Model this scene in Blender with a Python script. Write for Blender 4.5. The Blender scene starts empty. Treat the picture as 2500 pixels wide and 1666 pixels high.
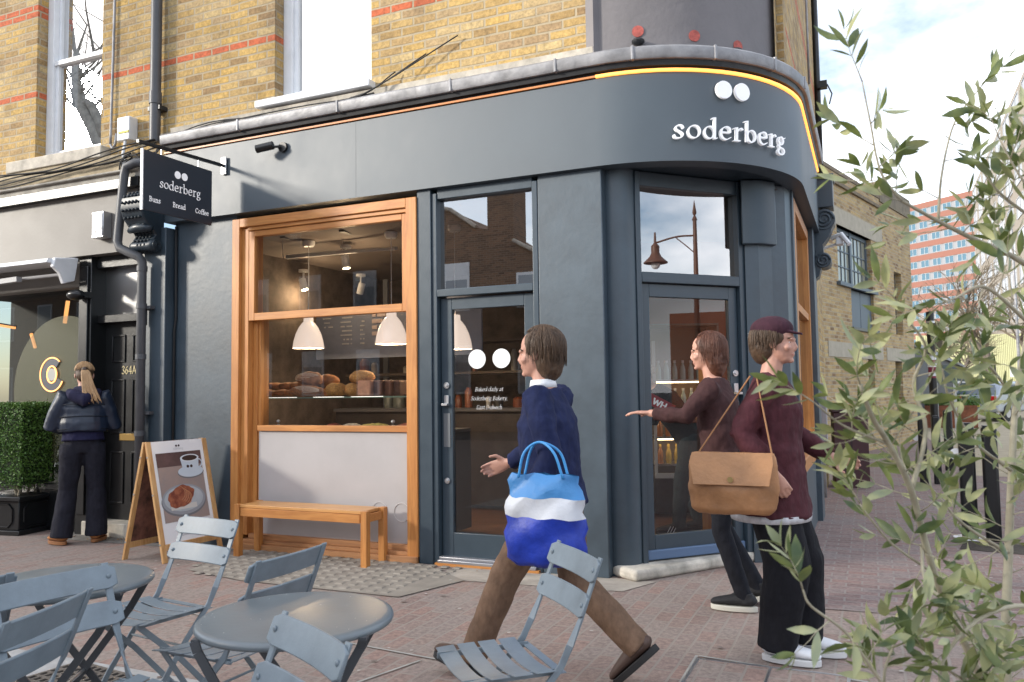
import bpy, bmesh, math, random
import numpy as np
from mathutils import Vector, Matrix
random.seed(7)
PI = math.pi
SC = bpy.context.scene
COL = SC.collection
# ------------------------------------------------------------------ camera
H = 1.37
YAW, PIT, ROL = 0.416932, 0.0622482, -0.0138676
_r = Vector((math.cos(YAW), math.sin(YAW), 0)); _f = Vector((-math.sin(YAW), math.cos(YAW), 0)); _u = Vector((0, 0, 1))
_w = _f*math.cos(PIT) + _u*math.sin(PIT); _u2 = _u*math.cos(PIT) - _f*math.sin(PIT)
CR = _r*math.cos(ROL) + _u2*math.sin(ROL); CU = _u2*math.cos(ROL) - _r*math.sin(ROL)
cam_d = bpy.data.cameras.new('camera'); cam = bpy.data.objects.new('camera', cam_d); COL.objects.link(cam)
cam_d.sensor_width = 36; cam_d.lens = 1973.3/2500*36; cam_d.clip_end = 2000; cam_d.clip_start = 0.05
_m = Matrix((CR, CU, -_w)).transposed().to_4x4(); _m.translation = (0, 0, H); cam.matrix_world = _m
SC.camera = cam
cam_d.dof.use_dof = True; cam_d.dof.focus_distance = 5.0; cam_d.dof.aperture_fstop = 7.1
def ray(x, y): return CR*((x-1250)/1973.3) - CU*((y-833)/1973.3) + _w
def at_z(x, y, z=0.0):
    d = ray(x, y); return Vector((0, 0, H)) + d*((z-H)/d.z)
def at_y(x, y, Y):
    d = ray(x, y); return Vector((0, 0, H)) + d*(Y/d.y)
def at_d(x, y, dep): return Vector((0, 0, H)) + ray(x, y)*dep
# ------------------------------------------------------------------ light
SUN_EL, SUN_AZ = math.radians(17), math.atan2(-1.35, -1.0)       # the sun stands low, behind the camera and to the left
sdir = Vector((-1.35, -1.0, 0)).normalized()*math.cos(SUN_EL) + Vector((0, 0, math.sin(SUN_EL)))
sd = bpy.data.lights.new('sun', 'SUN'); sd.energy = 2.4; sd.angle = math.radians(7); sd.color = (1, .93, .82)
so = bpy.data.objects.new('sun', sd); COL.objects.link(so); so.rotation_euler = sdir.to_track_quat('Z', 'Y').to_euler(); so.location = (0, -5, 20)
W = bpy.data.worlds.new('World'); SC.world = W; W.use_nodes = True
nt = W.node_tree; N = nt.nodes; L = nt.links; bg = N['Background']
sky = N.new('ShaderNodeTexSky'); sky.sky_type = 'NISHITA'; sky.sun_disc = False
sky.sun_elevation = math.radians(32); sky.sun_rotation = math.atan2(sdir.x, sdir.y); sky.dust_density = 1.0
tc = N.new('ShaderNodeTexCoord'); mp = N.new('ShaderNodeMapping'); mp.inputs['Scale'].default_value = (1, 1, 2.2)
mp.inputs['Location'].default_value = (3.1, .4, 1.7)
nz = N.new('ShaderNodeTexNoise'); nz.inputs['Scale'].default_value = 1.9; nz.inputs['Detail'].default_value = 9; nz.inputs['Roughness'].default_value = .55
cr = N.new('ShaderNodeValToRGB'); cr.color_ramp.elements[0].position = .42; cr.color_ramp.elements[1].position = .61
nz2 = N.new('ShaderNodeTexNoise'); nz2.inputs['Scale'].default_value = 3.3; nz2.inputs['Detail'].default_value = 6
cr2 = N.new('ShaderNodeValToRGB'); cr2.color_ramp.elements[0].position = .3; cr2.color_ramp.elements[1].position = .65
cr2.color_ramp.elements[0].color = (7.4, 7.8, 8.6, 1); cr2.color_ramp.elements[1].color = (13.5, 13.5, 13.8, 1)
mx = N.new('ShaderNodeMix'); mx.data_type = 'RGBA'
L.new(tc.outputs['Generated'], mp.inputs['Vector']); L.new(mp.outputs[0], nz.inputs['Vector']); L.new(mp.outputs[0], nz2.inputs['Vector'])
L.new(nz.outputs['Fac'], cr.inputs['Fac']); L.new(nz2.outputs['Fac'], cr2.inputs['Fac'])
L.new(cr.outputs[0], mx.inputs['Factor']); L.new(sky.outputs[0], mx.inputs['A']); L.new(cr2.outputs[0], mx.inputs['B'])
L.new(mx.outputs['Result'], bg.inputs['Color']); bg.inputs['Strength'].default_value = .108
SC.view_settings.view_transform = 'Standard'; SC.view_settings.look = 'None'; SC.view_settings.exposure = 1.16
SC.view_settings.gamma = 1; SC.view_settings.use_curve_mapping = False
SC.cycles.max_bounces = 8; SC.cycles.transparent_max_bounces = 24; SC.cycles.sample_clamp_indirect = 6
# ------------------------------------------------------------------ materials
def mat(name, col=(.5, .5, .5), rough=.6, metal=0, spec=.5, var=0, vscale=6, bump=0, bscale=40, coat=0, vcol=None, stretch=(1, 1, 1), bdist=.01):
    m = bpy.data.materials.new(name); m.use_nodes = True; t = m.node_tree; n = t.nodes; l = t.links; p = n['Principled BSDF']
    p.inputs['Base Color'].default_value = (*col, 1); p.inputs['Roughness'].default_value = rough; p.inputs['Metallic'].default_value = metal
    p.inputs['Specular IOR Level'].default_value = spec; p.inputs['Coat Weight'].default_value = coat; p.inputs['Coat Roughness'].default_value = .25
    if var or bump:
        c = n.new('ShaderNodeTexCoord'); mpp = n.new('ShaderNodeMapping'); mpp.inputs['Scale'].default_value = stretch; l.new(c.outputs['Object'], mpp.inputs[0])
    if var:
        a = n.new('ShaderNodeTexNoise'); a.inputs['Scale'].default_value = vscale; a.inputs['Detail'].default_value = 6; a.inputs['Roughness'].default_value = .62
        l.new(mpp.outputs[0], a.inputs['Vector'])
        x = n.new('ShaderNodeMix'); x.data_type = 'RGBA'
        r = n.new('ShaderNodeMapRange'); r.inputs[1].default_value = .32; r.inputs[2].default_value = .68; l.new(a.outputs['Fac'], r.inputs[0]); l.new(r.outputs[0], x.inputs['Factor'])
        v2 = vcol or tuple(min(1, c_*(1+var)) for c_ in col); v1 = tuple(c_*(1-var) for c_ in col) if not vcol else col
        x.inputs['A'].default_value = (*v1, 1); x.inputs['B'].default_value = (*v2, 1); l.new(x.outputs['Result'], p.inputs['Base Color'])
        rr = n.new('ShaderNodeMapRange'); rr.inputs[3].default_value = max(0, rough-.08); rr.inputs[4].default_value = min(1, rough+.08); l.new(a.outputs['Fac'], rr.inputs[0]); l.new(rr.outputs[0], p.inputs['Roughness'])
    if bump:
        b = n.new('ShaderNodeTexNoise'); b.inputs['Scale'].default_value = bscale; b.inputs['Detail'].default_value = 5; l.new(mpp.outputs[0], b.inputs['Vector'])
        bb = n.new('ShaderNodeBump'); bb.inputs['Strength'].default_value = bump; bb.inputs['Distance'].default_value = bdist; l.new(b.outputs['Fac'], bb.inputs['Height']); l.new(bb.outputs[0], p.inputs['Normal'])
    return m
def emis(name, col, s):
    m = bpy.data.materials.new(name); m.use_nodes = True; p = m.node_tree.nodes['Principled BSDF']
    p.inputs['Base Color'].default_value = (*col, 1); p.inputs['Emission Color'].default_value = (*col, 1); p.inputs['Emission Strength'].default_value = s; return m
def glassm(name, tint=(1, 1, 1), refl=1.0, rough=0.0, base=.0):
    m = bpy.data.materials.new(name); m.use_nodes = True; t = m.node_tree; n = t.nodes; l = t.links
    n.remove(n['Principled BSDF']); o = n['Material Output']
    tr = n.new('ShaderNodeBsdfTransparent'); tr.inputs[0].default_value = (*tint, 1); g = n.new('ShaderNodeBsdfGlossy'); g.inputs['Roughness'].default_value = rough
    fr = n.new('ShaderNodeFresnel'); fr.inputs['IOR'].default_value = 1.5
    ma = n.new('ShaderNodeMath'); ma.operation = 'MULTIPLY_ADD'; ma.inputs[1].default_value = refl*1.6; ma.inputs[2].default_value = base; ma.use_clamp = True
    # keep the fresnel the same from both sides of the pane
    ge = n.new('ShaderNodeNewGeometry'); dp = n.new('ShaderNodeVectorMath'); dp.operation = 'DOT_PRODUCT'; l.new(ge.outputs['Incoming'], dp.inputs[0]); l.new(ge.outputs['Normal'], dp.inputs[1])
    ab = n.new('ShaderNodeMath'); ab.operation = 'ABSOLUTE'; l.new(dp.outputs['Value'], ab.inputs[0])
    om = n.new('ShaderNodeMath'); om.operation = 'SUBTRACT'; om.inputs[0].default_value = 1; l.new(ab.outputs[0], om.inputs[1])
    pw = n.new('ShaderNodeMath'); pw.operation = 'POWER'; pw.inputs[1].default_value = 5; l.new(om.outputs[0], pw.inputs[0])
    sc = n.new('ShaderNodeMath'); sc.operation = 'MULTIPLY_ADD'; sc.inputs[1].default_value = .96; sc.inputs[2].default_value = .045; l.new(pw.outputs[0], sc.inputs[0])
    n.remove(fr); l.new(sc.outputs[0], ma.inputs[0])
    mx_ = n.new('ShaderNodeMixShader'); l.new(ma.outputs[0], mx_.inputs[0]); l.new(tr.outputs[0], mx_.inputs[1]); l.new(g.outputs[0], mx_.inputs[2]); l.new(mx_.outputs[0], o.inputs['Surface'])
    return m
def brickm(name, cols, mortar, bw=.225, bh=.075, ms=.010, rot=0, horiz=False, red_rows=(), bump=.6, offset=.5, dirt=.25, dirtcol=(.05, .04, .03)):
    """per-brick random colour from a ramp; coordinates in metres: (x+y, z) on walls, (x, y) on the ground"""
    m = bpy.data.materials.new(name); m.use_nodes = True; t = m.node_tree; n = t.nodes; l = t.links; p = n['Principled BSDF']; p.inputs['Roughness'].default_value = .85
    p.inputs['Specular IOR Level'].default_value = .3
    c = n.new('ShaderNodeTexCoord'); s = n.new('ShaderNodeSeparateXYZ'); cb = n.new('ShaderNodeCombineXYZ'); l.new(c.outputs['Object'], s.inputs[0])
    if horiz: l.new(s.outputs['X'], cb.inputs['X']); l.new(s.outputs['Y'], cb.inputs['Y'])
    else:
        a = n.new('ShaderNodeMath'); l.new(s.outputs['X'], a.inputs[0]); l.new(s.outputs['Y'], a.inputs[1]); l.new(a.outputs[0], cb.inputs['X']); l.new(s.outputs['Z'], cb.inputs['Y'])
    wv = n.new('ShaderNodeTexNoise'); wv.inputs['Scale'].default_value = 3.5; l.new(c.outputs['Object'], wv.inputs['Vector'])
    wa = n.new('ShaderNodeVectorMath'); wa.operation = 'MULTIPLY_ADD'; l.new(wv.outputs['Color'], wa.inputs[0]); wa.inputs[1].default_value = (.02, .02, 0) if not horiz else (.012, .012, 0); l.new(cb.outputs[0], wa.inputs[2])
    mp_ = n.new('ShaderNodeMapping'); mp_.inputs['Rotation'].default_value = (0, 0, rot); l.new(wa.outputs[0], mp_.inputs[0])
    b = n.new('ShaderNodeTexBrick'); b.inputs['Scale'].default_value = 1; b.inputs['Brick Width'].default_value = bw; b.inputs['Row Height'].default_value = bh
    b.inputs['Mortar Size'].default_value = ms; b.inputs['Mortar Smooth'].default_value = .3; b.offset = offset; b.inputs['Bias'].default_value = 0
    b.inputs['Color1'].default_value = (0, 0, 0, 1); b.inputs['Color2'].default_value = (1, 1, 1, 1); b.inputs['Mortar'].default_value = (.5, .5, .5, 1)
    l.new(mp_.outputs[0], b.inputs['Vector'])
    r = n.new('ShaderNodeValToRGB'); r.color_ramp.interpolation = 'LINEAR'
    while len(r.color_ramp.elements) < len(cols): r.color_ramp.elements.new(.5)
    for i, cc in enumerate(cols): r.color_ramp.elements[i].position = i/(len(cols)-1); r.color_ramp.elements[i].color = (*cc, 1)
    l.new(b.outputs['Color'], r.inputs['Fac']); bc = r.outputs[0]
    for z0, z1 in red_rows:
        g1 = n.new('ShaderNodeMath'); g1.operation = 'GREATER_THAN'; l.new(s.outputs['Z'], g1.inputs[0]); g1.inputs[1].default_value = z0
        g2 = n.new('ShaderNodeMath'); g2.operation = 'LESS_THAN'; l.new(s.outputs['Z'], g2.inputs[0]); g2.inputs[1].default_value = z1
        gm = n.new('ShaderNodeMath'); gm.operation = 'MULTIPLY'; l.new(g1.outputs[0], gm.inputs[0]); l.new(g2.outputs[0], gm.inputs[1])
        x = n.new('ShaderNodeMix'); x.data_type = 'RGBA'; l.new(gm.outputs[0], x.inputs['Factor']); l.new(bc, x.inputs['A']); x.inputs['B'].default_value = (.52, .135, .06, 1); bc = x.outputs['Result']
    # blotches inside the bricks
    n1 = n.new('ShaderNodeTexNoise'); n1.inputs['Scale'].default_value = 34; n1.inputs['Detail'].default_value = 6; n1.inputs['Roughness'].default_value = .7; l.new(c.outputs['Object'], n1.inputs['Vector'])
    mr = n.new('ShaderNodeMapRange'); mr.inputs[1].default_value = .3; mr.inputs[2].default_value = .7; mr.inputs[3].default_value = .62; mr.inputs[4].default_value = 1.3; l.new(n1.outputs['Fac'], mr.inputs[0])
    vm = n.new('ShaderNodeVectorMath'); vm.operation = 'SCALE'; l.new(bc, vm.inputs[0]); l.new(mr.outputs[0], vm.inputs['Scale'])
    x = n.new('ShaderNodeMix'); x.data_type = 'RGBA'; l.new(b.outputs['Fac'], x.inputs['Factor']); l.new(vm.outputs[0], x.inputs['A']); x.inputs['B'].default_value = (*mortar, 1)
    n2 = n.new('ShaderNodeTexNoise'); n2.inputs['Scale'].default_value = 1.7; n2.inputs['Detail'].default_value = 9; n2.inputs['Roughness'].default_value = .7; l.new(c.outputs['Object'], n2.inputs['Vector'])
    m2 = n.new('ShaderNodeMapRange'); m2.inputs[1].default_value = .5; m2.inputs[2].default_value = .78; m2.inputs[3].default_value = 0; m2.inputs[4].default_value = dirt; l.new(n2.outputs['Fac'], m2.inputs[0])
    y = n.new('ShaderNodeMix'); y.data_type = 'RGBA'; l.new(m2.outputs[0], y.inputs['Factor']); l.new(x.outputs['Result'], y.inputs['A']); y.inputs['B'].default_value = (*dirtcol, 1)
    l.new(y.outputs['Result'], p.inputs['Base Color'])
    hh = n.new('ShaderNodeMath'); hh.operation = 'MULTIPLY_ADD'; l.new(b.outputs['Fac'], hh.inputs[0]); hh.inputs[1].default_value = -1.0
    hs = n.new('ShaderNodeMath'); hs.operation = 'MULTIPLY'; l.new(n1.outputs['Fac'], hs.inputs[0]); hs.inputs[1].default_value = .7; l.new(hs.outputs[0], hh.inputs[2])
    bb = n.new('ShaderNodeBump'); bb.inputs['Strength'].default_value = bump; bb.inputs['Distance'].default_value = .006; l.new(hh.outputs[0], bb.inputs['Height']); l.new(bb.outputs[0], p.inputs['Normal'])
    return m
def woodm(name, c1, c2, axis='Z', rough=.45):
    st = {'X': (1.2, 14, 14), 'Y': (14, 1.2, 14), 'Z': (14, 14, 1.2)}[axis]
    m = bpy.data.materials.new(name); m.use_nodes = True; t = m.node_tree; n = t.nodes; l = t.links; p = n['Principled BSDF']; p.inputs['Roughness'].default_value = rough
    c = n.new('ShaderNodeTexCoord'); q = n.new('ShaderNodeMapping'); q.inputs['Scale'].default_value = st; l.new(c.outputs['Object'], q.inputs[0])
    a = n.new('ShaderNodeTexNoise'); a.inputs['Scale'].default_value = 1.6; a.inputs['Detail'].default_value = 8; a.inputs['Roughness'].default_value = .6; a.inputs['Distortion'].default_value = 1.2; l.new(q.outputs[0], a.inputs['Vector'])
    r = n.new('ShaderNodeValToRGB'); r.color_ramp.elements[0].position = .35; r.color_ramp.elements[1].position = .62; r.color_ramp.elements[0].color = (*c2, 1); r.color_ramp.elements[1].color = (*c1, 1)
    l.new(a.outputs['Fac'], r.inputs['Fac'])
    a2 = n.new('ShaderNodeTexNoise'); a2.inputs['Scale'].default_value = 2.2; a2.inputs['Detail'].default_value = 3; l.new(c.outputs['Object'], a2.inputs['Vector'])
    mr = n.new('ShaderNodeMapRange'); mr.inputs[3].default_value = .75; mr.inputs[4].default_value = 1.2; l.new(a2.outputs['Fac'], mr.inputs[0])
    v = n.new('ShaderNodeVectorMath'); v.operation = 'SCALE'; l.new(r.outputs[0], v.inputs[0]); l.new(mr.outputs[0], v.inputs['Scale']); l.new(v.outputs[0], p.inputs['Base Color'])
    b = n.new('ShaderNodeBump'); b.inputs['Strength'].default_value = .25; b.inputs['Distance'].default_value = .003; l.new(a.outputs['Fac'], b.inputs['Height']); l.new(b.outputs[0], p.inputs['Normal'])
    return m
M = {}
M['yellow'] = brickm('yellow stock brick', [(.29, .19, .095), (.42, .28, .11), (.50, .345, .14), (.53, .345, .11), (.41, .285, .13), (.55, .41, .20), (.36, .25, .14), (.48, .32, .11)], (.41, .34, .23), red_rows=((4.650, 4.725), (5.55, 5.70)), dirt=.6, bump=.9)
M['yellow2'] = brickm('rear stock brick', [(.25, .16, .09), (.45, .31, .14), (.55, .41, .20), (.38, .27, .14), (.5, .36, .2)], (.42, .36, .26), dirt=.4)
M['brown'] = brickm('brown brick', [(.12, .075, .05), (.20, .12, .075), (.26, .15, .09)], (.25, .2, .16))
M['red'] = brickm('red brick', [(.30, .09, .05), (.38, .12, .06), (.26, .08, .05)], (.32, .25, .2))
M['pave'] = brickm('clay pavers', [(.25, .18, .155), (.285, .21, .18), (.27, .22, .195), (.295, .20, .168), (.265, .215, .188), (.29, .235, .205)], (.285, .245, .212), bw=.205, bh=.103, ms=.0075, rot=PI/2, horiz=True, bump=.35, dirt=.35, dirtcol=(.30, .27, .24))
M['pave2'] = brickm('clay pavers crosswise', [(.19, .13, .12), (.24, .17, .155), (.22, .18, .17), (.25, .16, .14)], (.245, .215, .20), bw=.205, bh=.103, ms=.0075, rot=0, horiz=True, bump=.35, dirt=.4, dirtcol=(.24, .2, .19))
M['paint'] = mat('blue grey satin paint', (.036, .058, .078), .47, spec=.8, var=.22, vscale=3, bump=.22, bscale=22, bdist=.005)
M['paint_s'] = mat('smooth blue grey paint', (.036, .056, .074), .36, spec=.6, var=.06, vscale=9, bump=.05, bscale=70)
M['fascia'] = mat('fascia board paint', (.046, .067, .085), .50, spec=.9, var=.07, vscale=2.5, bump=.06, bscale=9)
M['paint_d'] = mat('dark blue paint', (.016, .028, .040), .4, spec=.5, var=.15, bump=.15, bscale=20)
M['black'] = mat('black gloss paint', (.010, .011, .012), .32, spec=.5, var=.2, bump=.08, bscale=30)
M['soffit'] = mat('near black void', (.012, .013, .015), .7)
M['lead'] = mat('weathered lead', (.29, .29, .30), .5, metal=.3, var=.3, vscale=6, bump=.5, bscale=6, bdist=.02)
M['concrete'] = mat('pale stone ledge', (.48, .44, .37), .85, var=.3, vscale=6, bump=.4, bscale=30)
M['render'] = mat('grey painted render', (.175, .165, .17), .75, var=.12, vscale=2, bump=.5, bscale=20, bdist=.008)
M['taupe'] = mat('taupe fascia paint', (.165, .152, .135), .55, var=.08, vscale=3, bump=.08)
M['cream'] = mat('dirty cream render', (.38, .31, .20), .8, var=.3, vscale=7, bump=.3)
M['white'] = mat('white paint', (.76, .78, .80), .4, var=.06)
M['whiteflat'] = mat('white card', (.80, .80, .80), .6)
M['letter'] = emis('white letter', (.85, .86, .88), .12)  # faint emission brightens the white letters, which are no lamps
M['decal'] = mat('white vinyl decal', (.8, .82, .82), .5)
M['oak'] = woodm('oiled oak upright', (.56, .245, .068), (.42, .16, .04), 'Z')
M['oakx'] = woodm('oiled oak level', (.56, .245, .068), (.42, .16, .04), 'X')
M['oaky'] = woodm('oiled oak crosswise', (.62, .33, .13), (.48, .22, .08), 'Y')
M['pine'] = woodm('varnished pine', (.62, .37, .16), (.48, .25, .09), 'Z')
M['panel'] = mat('pale grey panel', (.43, .41, .405), .5, var=.06, vscale=2, bump=.03)
M['metal'] = mat('brushed steel', (.55, .56, .58), .3, metal=.9, var=.05)
M['dkmetal'] = mat('dark metal', (.03, .032, .035), .4, metal=.3, var=.1)
M['pipe'] = mat('grey plastic pipe', (.075, .078, .085), .45, var=.15, bump=.05)
M['chair_l'] = mat('storm grey powder coat', (.165, .205, .235), .38, var=.16, vscale=9, bump=.06, bscale=180, spec=.55)
M['glass'] = glassm('window glass', (.80, .80, .80), 1.25)
M['glass_up'] = glassm('upper window glass', (.25, .27, .28), 5.5, base=.3)
M['glass_tr'] = glassm('transom glass', (.62, .60, .57), 4.2, base=.12)
M['glass_in'] = glassm('display glass', (.93, .97, .95), .8)
M['frost'] = glassm('frosted fanlight', (.35, .38, .38), 3.2, rough=.35, base=.25)
M['shade'] = mat('opal pendant', (.82, .76, .70), .25, coat=.5); _p = M['shade'].node_tree.nodes['Principled BSDF']; _p.inputs['Emission Color'].default_value = (1, .80, .66, 1); _p.inputs['Emission Strength'].default_value = .42
M['skin'] = mat('skin', (.50, .27, .20), .5, var=.08, vscale=30); M['skin2'] = mat('tan skin', (.42, .23, .15), .5, var=.08, vscale=30)
M['rubber'] = mat('black rubber', (.015, .015, .016), .7)
M['bread'] = mat('bread crust', (.30, .12, .04), .7, var=.45, vscale=16, bump=.5, bscale=60, bdist=.006)
M['flour'] = mat('floured crust', (.34, .17, .085), .8, var=.4, vscale=22, bump=.6, bscale=50, bdist=.006)
M['seed'] = mat('seeded crust', (.46, .23, .06), .8, var=.55, vscale=90, bump=.9, bscale=120, bdist=.006)
# ------------------------------------------------------------------ mesh helpers
class MB:
    def __init__(s): s.v = []; s.f = []; s.fm = []; s.mi = 0; s.mk = []; s.T = Matrix.Identity(4)
    def add(s, vs, fs):
        o = len(s.v); s.mk.append((o, len(s.f))); s.v += [tuple(s.T @ Vector(v)) for v in vs]; s.f += [tuple(i+o for i in f) for f in fs]; s.fm += [s.mi]*len(fs); return s
    def box(s, x0, x1, y0, y1, z0, z1):
        return s.add([(x0, y0, z0), (x1, y0, z0), (x1, y1, z0), (x0, y1, z0), (x0, y0, z1), (x1, y0, z1), (x1, y1, z1), (x0, y1, z1)],
                     [(0, 3, 2, 1), (4, 5, 6, 7), (0, 1, 5, 4), (1, 2, 6, 5), (2, 3, 7, 6), (3, 0, 4, 7)])
    def bar(s, a, b, w, t, side=(1, 0, 0)):
        """rectangular bar from a to b: w along side, t across"""
        a = Vector(a); b = Vector(b); d = (b-a).normalized(); sx = Vector(side); sx = (sx - d*sx.dot(d)).normalized(); sy = d.cross(sx)
        vs = []
        for p in (a, b):
            for i, j in ((-1, -1), (1, -1), (1, 1), (-1, 1)): vs.append(p + sx*(i*w/2) + sy*(j*t/2))
        return s.add(vs, [(3, 2, 1, 0), (4, 5, 6, 7), (0, 1, 5, 4), (1, 2, 6, 5), (2, 3, 7, 6), (3, 0, 4, 7)])
    def tube(s, pts, rad, n=10, cap=True, side=None, scl=(1, 1)):
        """round or elliptical tube through points; rad number or list (numbers or pairs)"""
        pts = [Vector(p) for p in pts]; k = len(pts)
        if not isinstance(rad, (list, tuple)): rad = [rad]*k
        vs = []; pr = None
        for i, p in enumerate(pts):
            d = (pts[min(i+1, k-1)] - pts[max(i-1, 0)]).normalized()
            if side is not None: a = Vector(side)
            elif pr is not None: a = pr
            else: a = Vector((0, 0, 1)) if abs(d.z) < .9 else Vector((1, 0, 0))
            a = a - d*a.dot(d)
            if a.length < 1e-5: a = Vector((1, 0, 0)) - d*d.x
            a.normalize(); b = d.cross(a); pr = a; rr = rad[i]; ra, rb = rr if isinstance(rr, (list, tuple)) else (rr*scl[0], rr*scl[1])
            for j in range(n):
                t = 2*PI*j/n; vs.append(p + a*(ra*math.cos(t)) + b*(rb*math.sin(t)))
        fs = [(i*n+j, i*n+(j+1) % n, (i+1)*n+(j+1) % n, (i+1)*n+j) for i in range(k-1) for j in range(n)]
        if cap: fs += [tuple(range(n-1, -1, -1)), tuple(range((k-1)*n, k*n))]
        return s.add(vs, fs)
    def cyl(s, a, b, r, n=16): return s.tube([a, b], r, n)
    def disc(s, c, r, nrm=(0, -1, 0), n=32, th=0):
        nn = Vector(nrm).normalized(); return s.tube([Vector(c), Vector(c)+nn*max(th, .001)], r, n)
    def ell(s, c, r, n=12, m=8, rot=None):
        vs = []; R3 = rot or Matrix.Identity(3); c = Vector(c)
        for i in range(1, m):
            t = PI*i/m
            for j in range(n):
                p = 2*PI*j/n; vs.append(c + R3 @ Vector((r[0]*math.sin(t)*math.cos(p), r[1]*math.sin(t)*math.sin(p), r[2]*math.cos(t))))
        vs += [c + R3 @ Vector((0, 0, r[2])), c + R3 @ Vector((0, 0, -r[2]))]; top = len(vs)-2
        fs = [(i*n+j, (i+1)*n+j, (i+1)*n+(j+1) % n, i*n+(j+1) % n) for i in range(m-2) for j in range(n)]
        fs += [(top, j, (j+1) % n) for j in range(n)] + [(top+1, (m-2)*n+(j+1) % n, (m-2)*n+j) for j in range(n)]
        return s.add(vs, fs)
    def lathe(s, prof, c=(0, 0, 0), n=24):
        c = Vector(c); vs = []; k = len(prof)
        for r, z in prof:
            for j in range(n): t = 2*PI*j/n; vs.append(c + Vector((r*math.cos(t), r*math.sin(t), z)))
        return s.add(vs, [(i*n+j, i*n+(j+1) % n, (i+1)*n+(j+1) % n, (i+1)*n+j) for i in range(k-1) for j in range(n)])
    def prism(s, poly, d):
        """poly: list of 3-D points (planar), extruded by vector d"""
        k = len(poly); d = Vector(d); vs = [Vector(p) for p in poly] + [Vector(p)+d for p in poly]
        return s.add(vs, [tuple(range(k-1, -1, -1)), tuple(range(k, 2*k))] + [(i, (i+1) % k, (i+1) % k+k, i+k) for i in range(k)])
    def quad(s, a, b, c, d): return s.add([a, b, c, d], [(0, 1, 2, 3)])
    def build(s, name, m, parent=None, smooth=False, bevel=0, seg=2, loc=None, fix=True, each=0):
        if each:          # one object for every primitive (or every `each` primitives)
            mk = s.mk[::each]+[(len(s.v), len(s.f))]; out = []
            for (v0, f0), (v1, f1) in zip(mk[:-1], mk[1:]):
                q = MB(); q.v = s.v[v0:v1]; q.f = [tuple(i-v0 for i in f) for f in s.f[f0:f1]]; q.fm = s.fm[f0:f1]; out.append(q.build(name, m, parent, smooth, bevel, seg, loc, fix))
            return out[0]
        me = bpy.data.meshes.new(name); me.from_pydata([tuple(v) for v in s.v], [], s.f); me.validate(); me.update()
        ms = m if isinstance(m, list) else [m]
        for q in ms: me.materials.append(M[q] if isinstance(q, str) else q)
        if len(ms) > 1 and len(me.polygons) == len(s.fm):
            for p_, i in zip(me.polygons, s.fm): p_.material_index = i
        if fix:
            b = bmesh.new(); b.from_mesh(me); bmesh.ops.recalc_face_normals(b, faces=b.faces); b.to_mesh(me); b.free()
        if smooth:
            for p_ in me.polygons: p_.use_smooth = True
            if smooth != 2:
                try: me.set_sharp_from_angle(angle=math.radians(40))
                except Exception: pass
        o = bpy.data.objects.new(name, me); COL.objects.link(o)
        if parent: o.parent = parent
        if loc: o.location = loc
        if bevel:
            q = o.modifiers.new('bevel', 'BEVEL'); q.width = bevel; q.segments = seg; q.limit_method = 'ANGLE'; q.angle_limit = math.radians(50)
            for p_ in me.polygons: p_.use_smooth = True
            try: me.set_sharp_from_angle(angle=math.radians(40))
            except Exception: pass
            q.harden_normals = False
        return o
def tag(o, label=None, cat=None, group=None, kind=None):
    if label: o['label'] = label
    if cat: o['category'] = cat
    if group: o['group'] = group
    if kind: o['kind'] = kind
    return o
def thing(name, label, cat, loc=(0, 0, 0), rz=0, group=None):
    o = bpy.data.objects.new(name, None); COL.objects.link(o); o.location = loc; o.rotation_euler = (0, 0, rz); o.empty_display_size = .1
    return tag(o, label, cat, group)
def copy_tree(o, parent=None):
    c = o.copy(); COL.objects.link(c)
    if parent: c.parent = parent
    for ch in [q for q in bpy.data.objects if q.parent == o]: copy_tree(ch, c)
    return c
def B(x0, x1, y0, y1, z0, z1): return MB().box(x0, x1, y0, y1, z0, z1)
def crv(pts, n=6, closed=False):
    """Catmull-Rom through points"""
    P = [Vector(p) for p in pts]; k = len(P); out = []
    rng = range(k) if closed else range(k-1)
    for i in rng:
        a = P[(i-1) % k] if closed or i > 0 else P[0]*2-P[1]; b = P[i]; c = P[(i+1) % k]; d = P[(i+2) % k] if closed or i+2 < k else P[-1]*2-P[-2]
        for j in range(n):
            t = j/n; out.append(.5*((2*b) + (c-a)*t + (2*a-5*b+4*c-d)*t*t + (3*b-a-3*c+d)*t**3))
    if not closed: out.append(P[-1])
    return out
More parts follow.
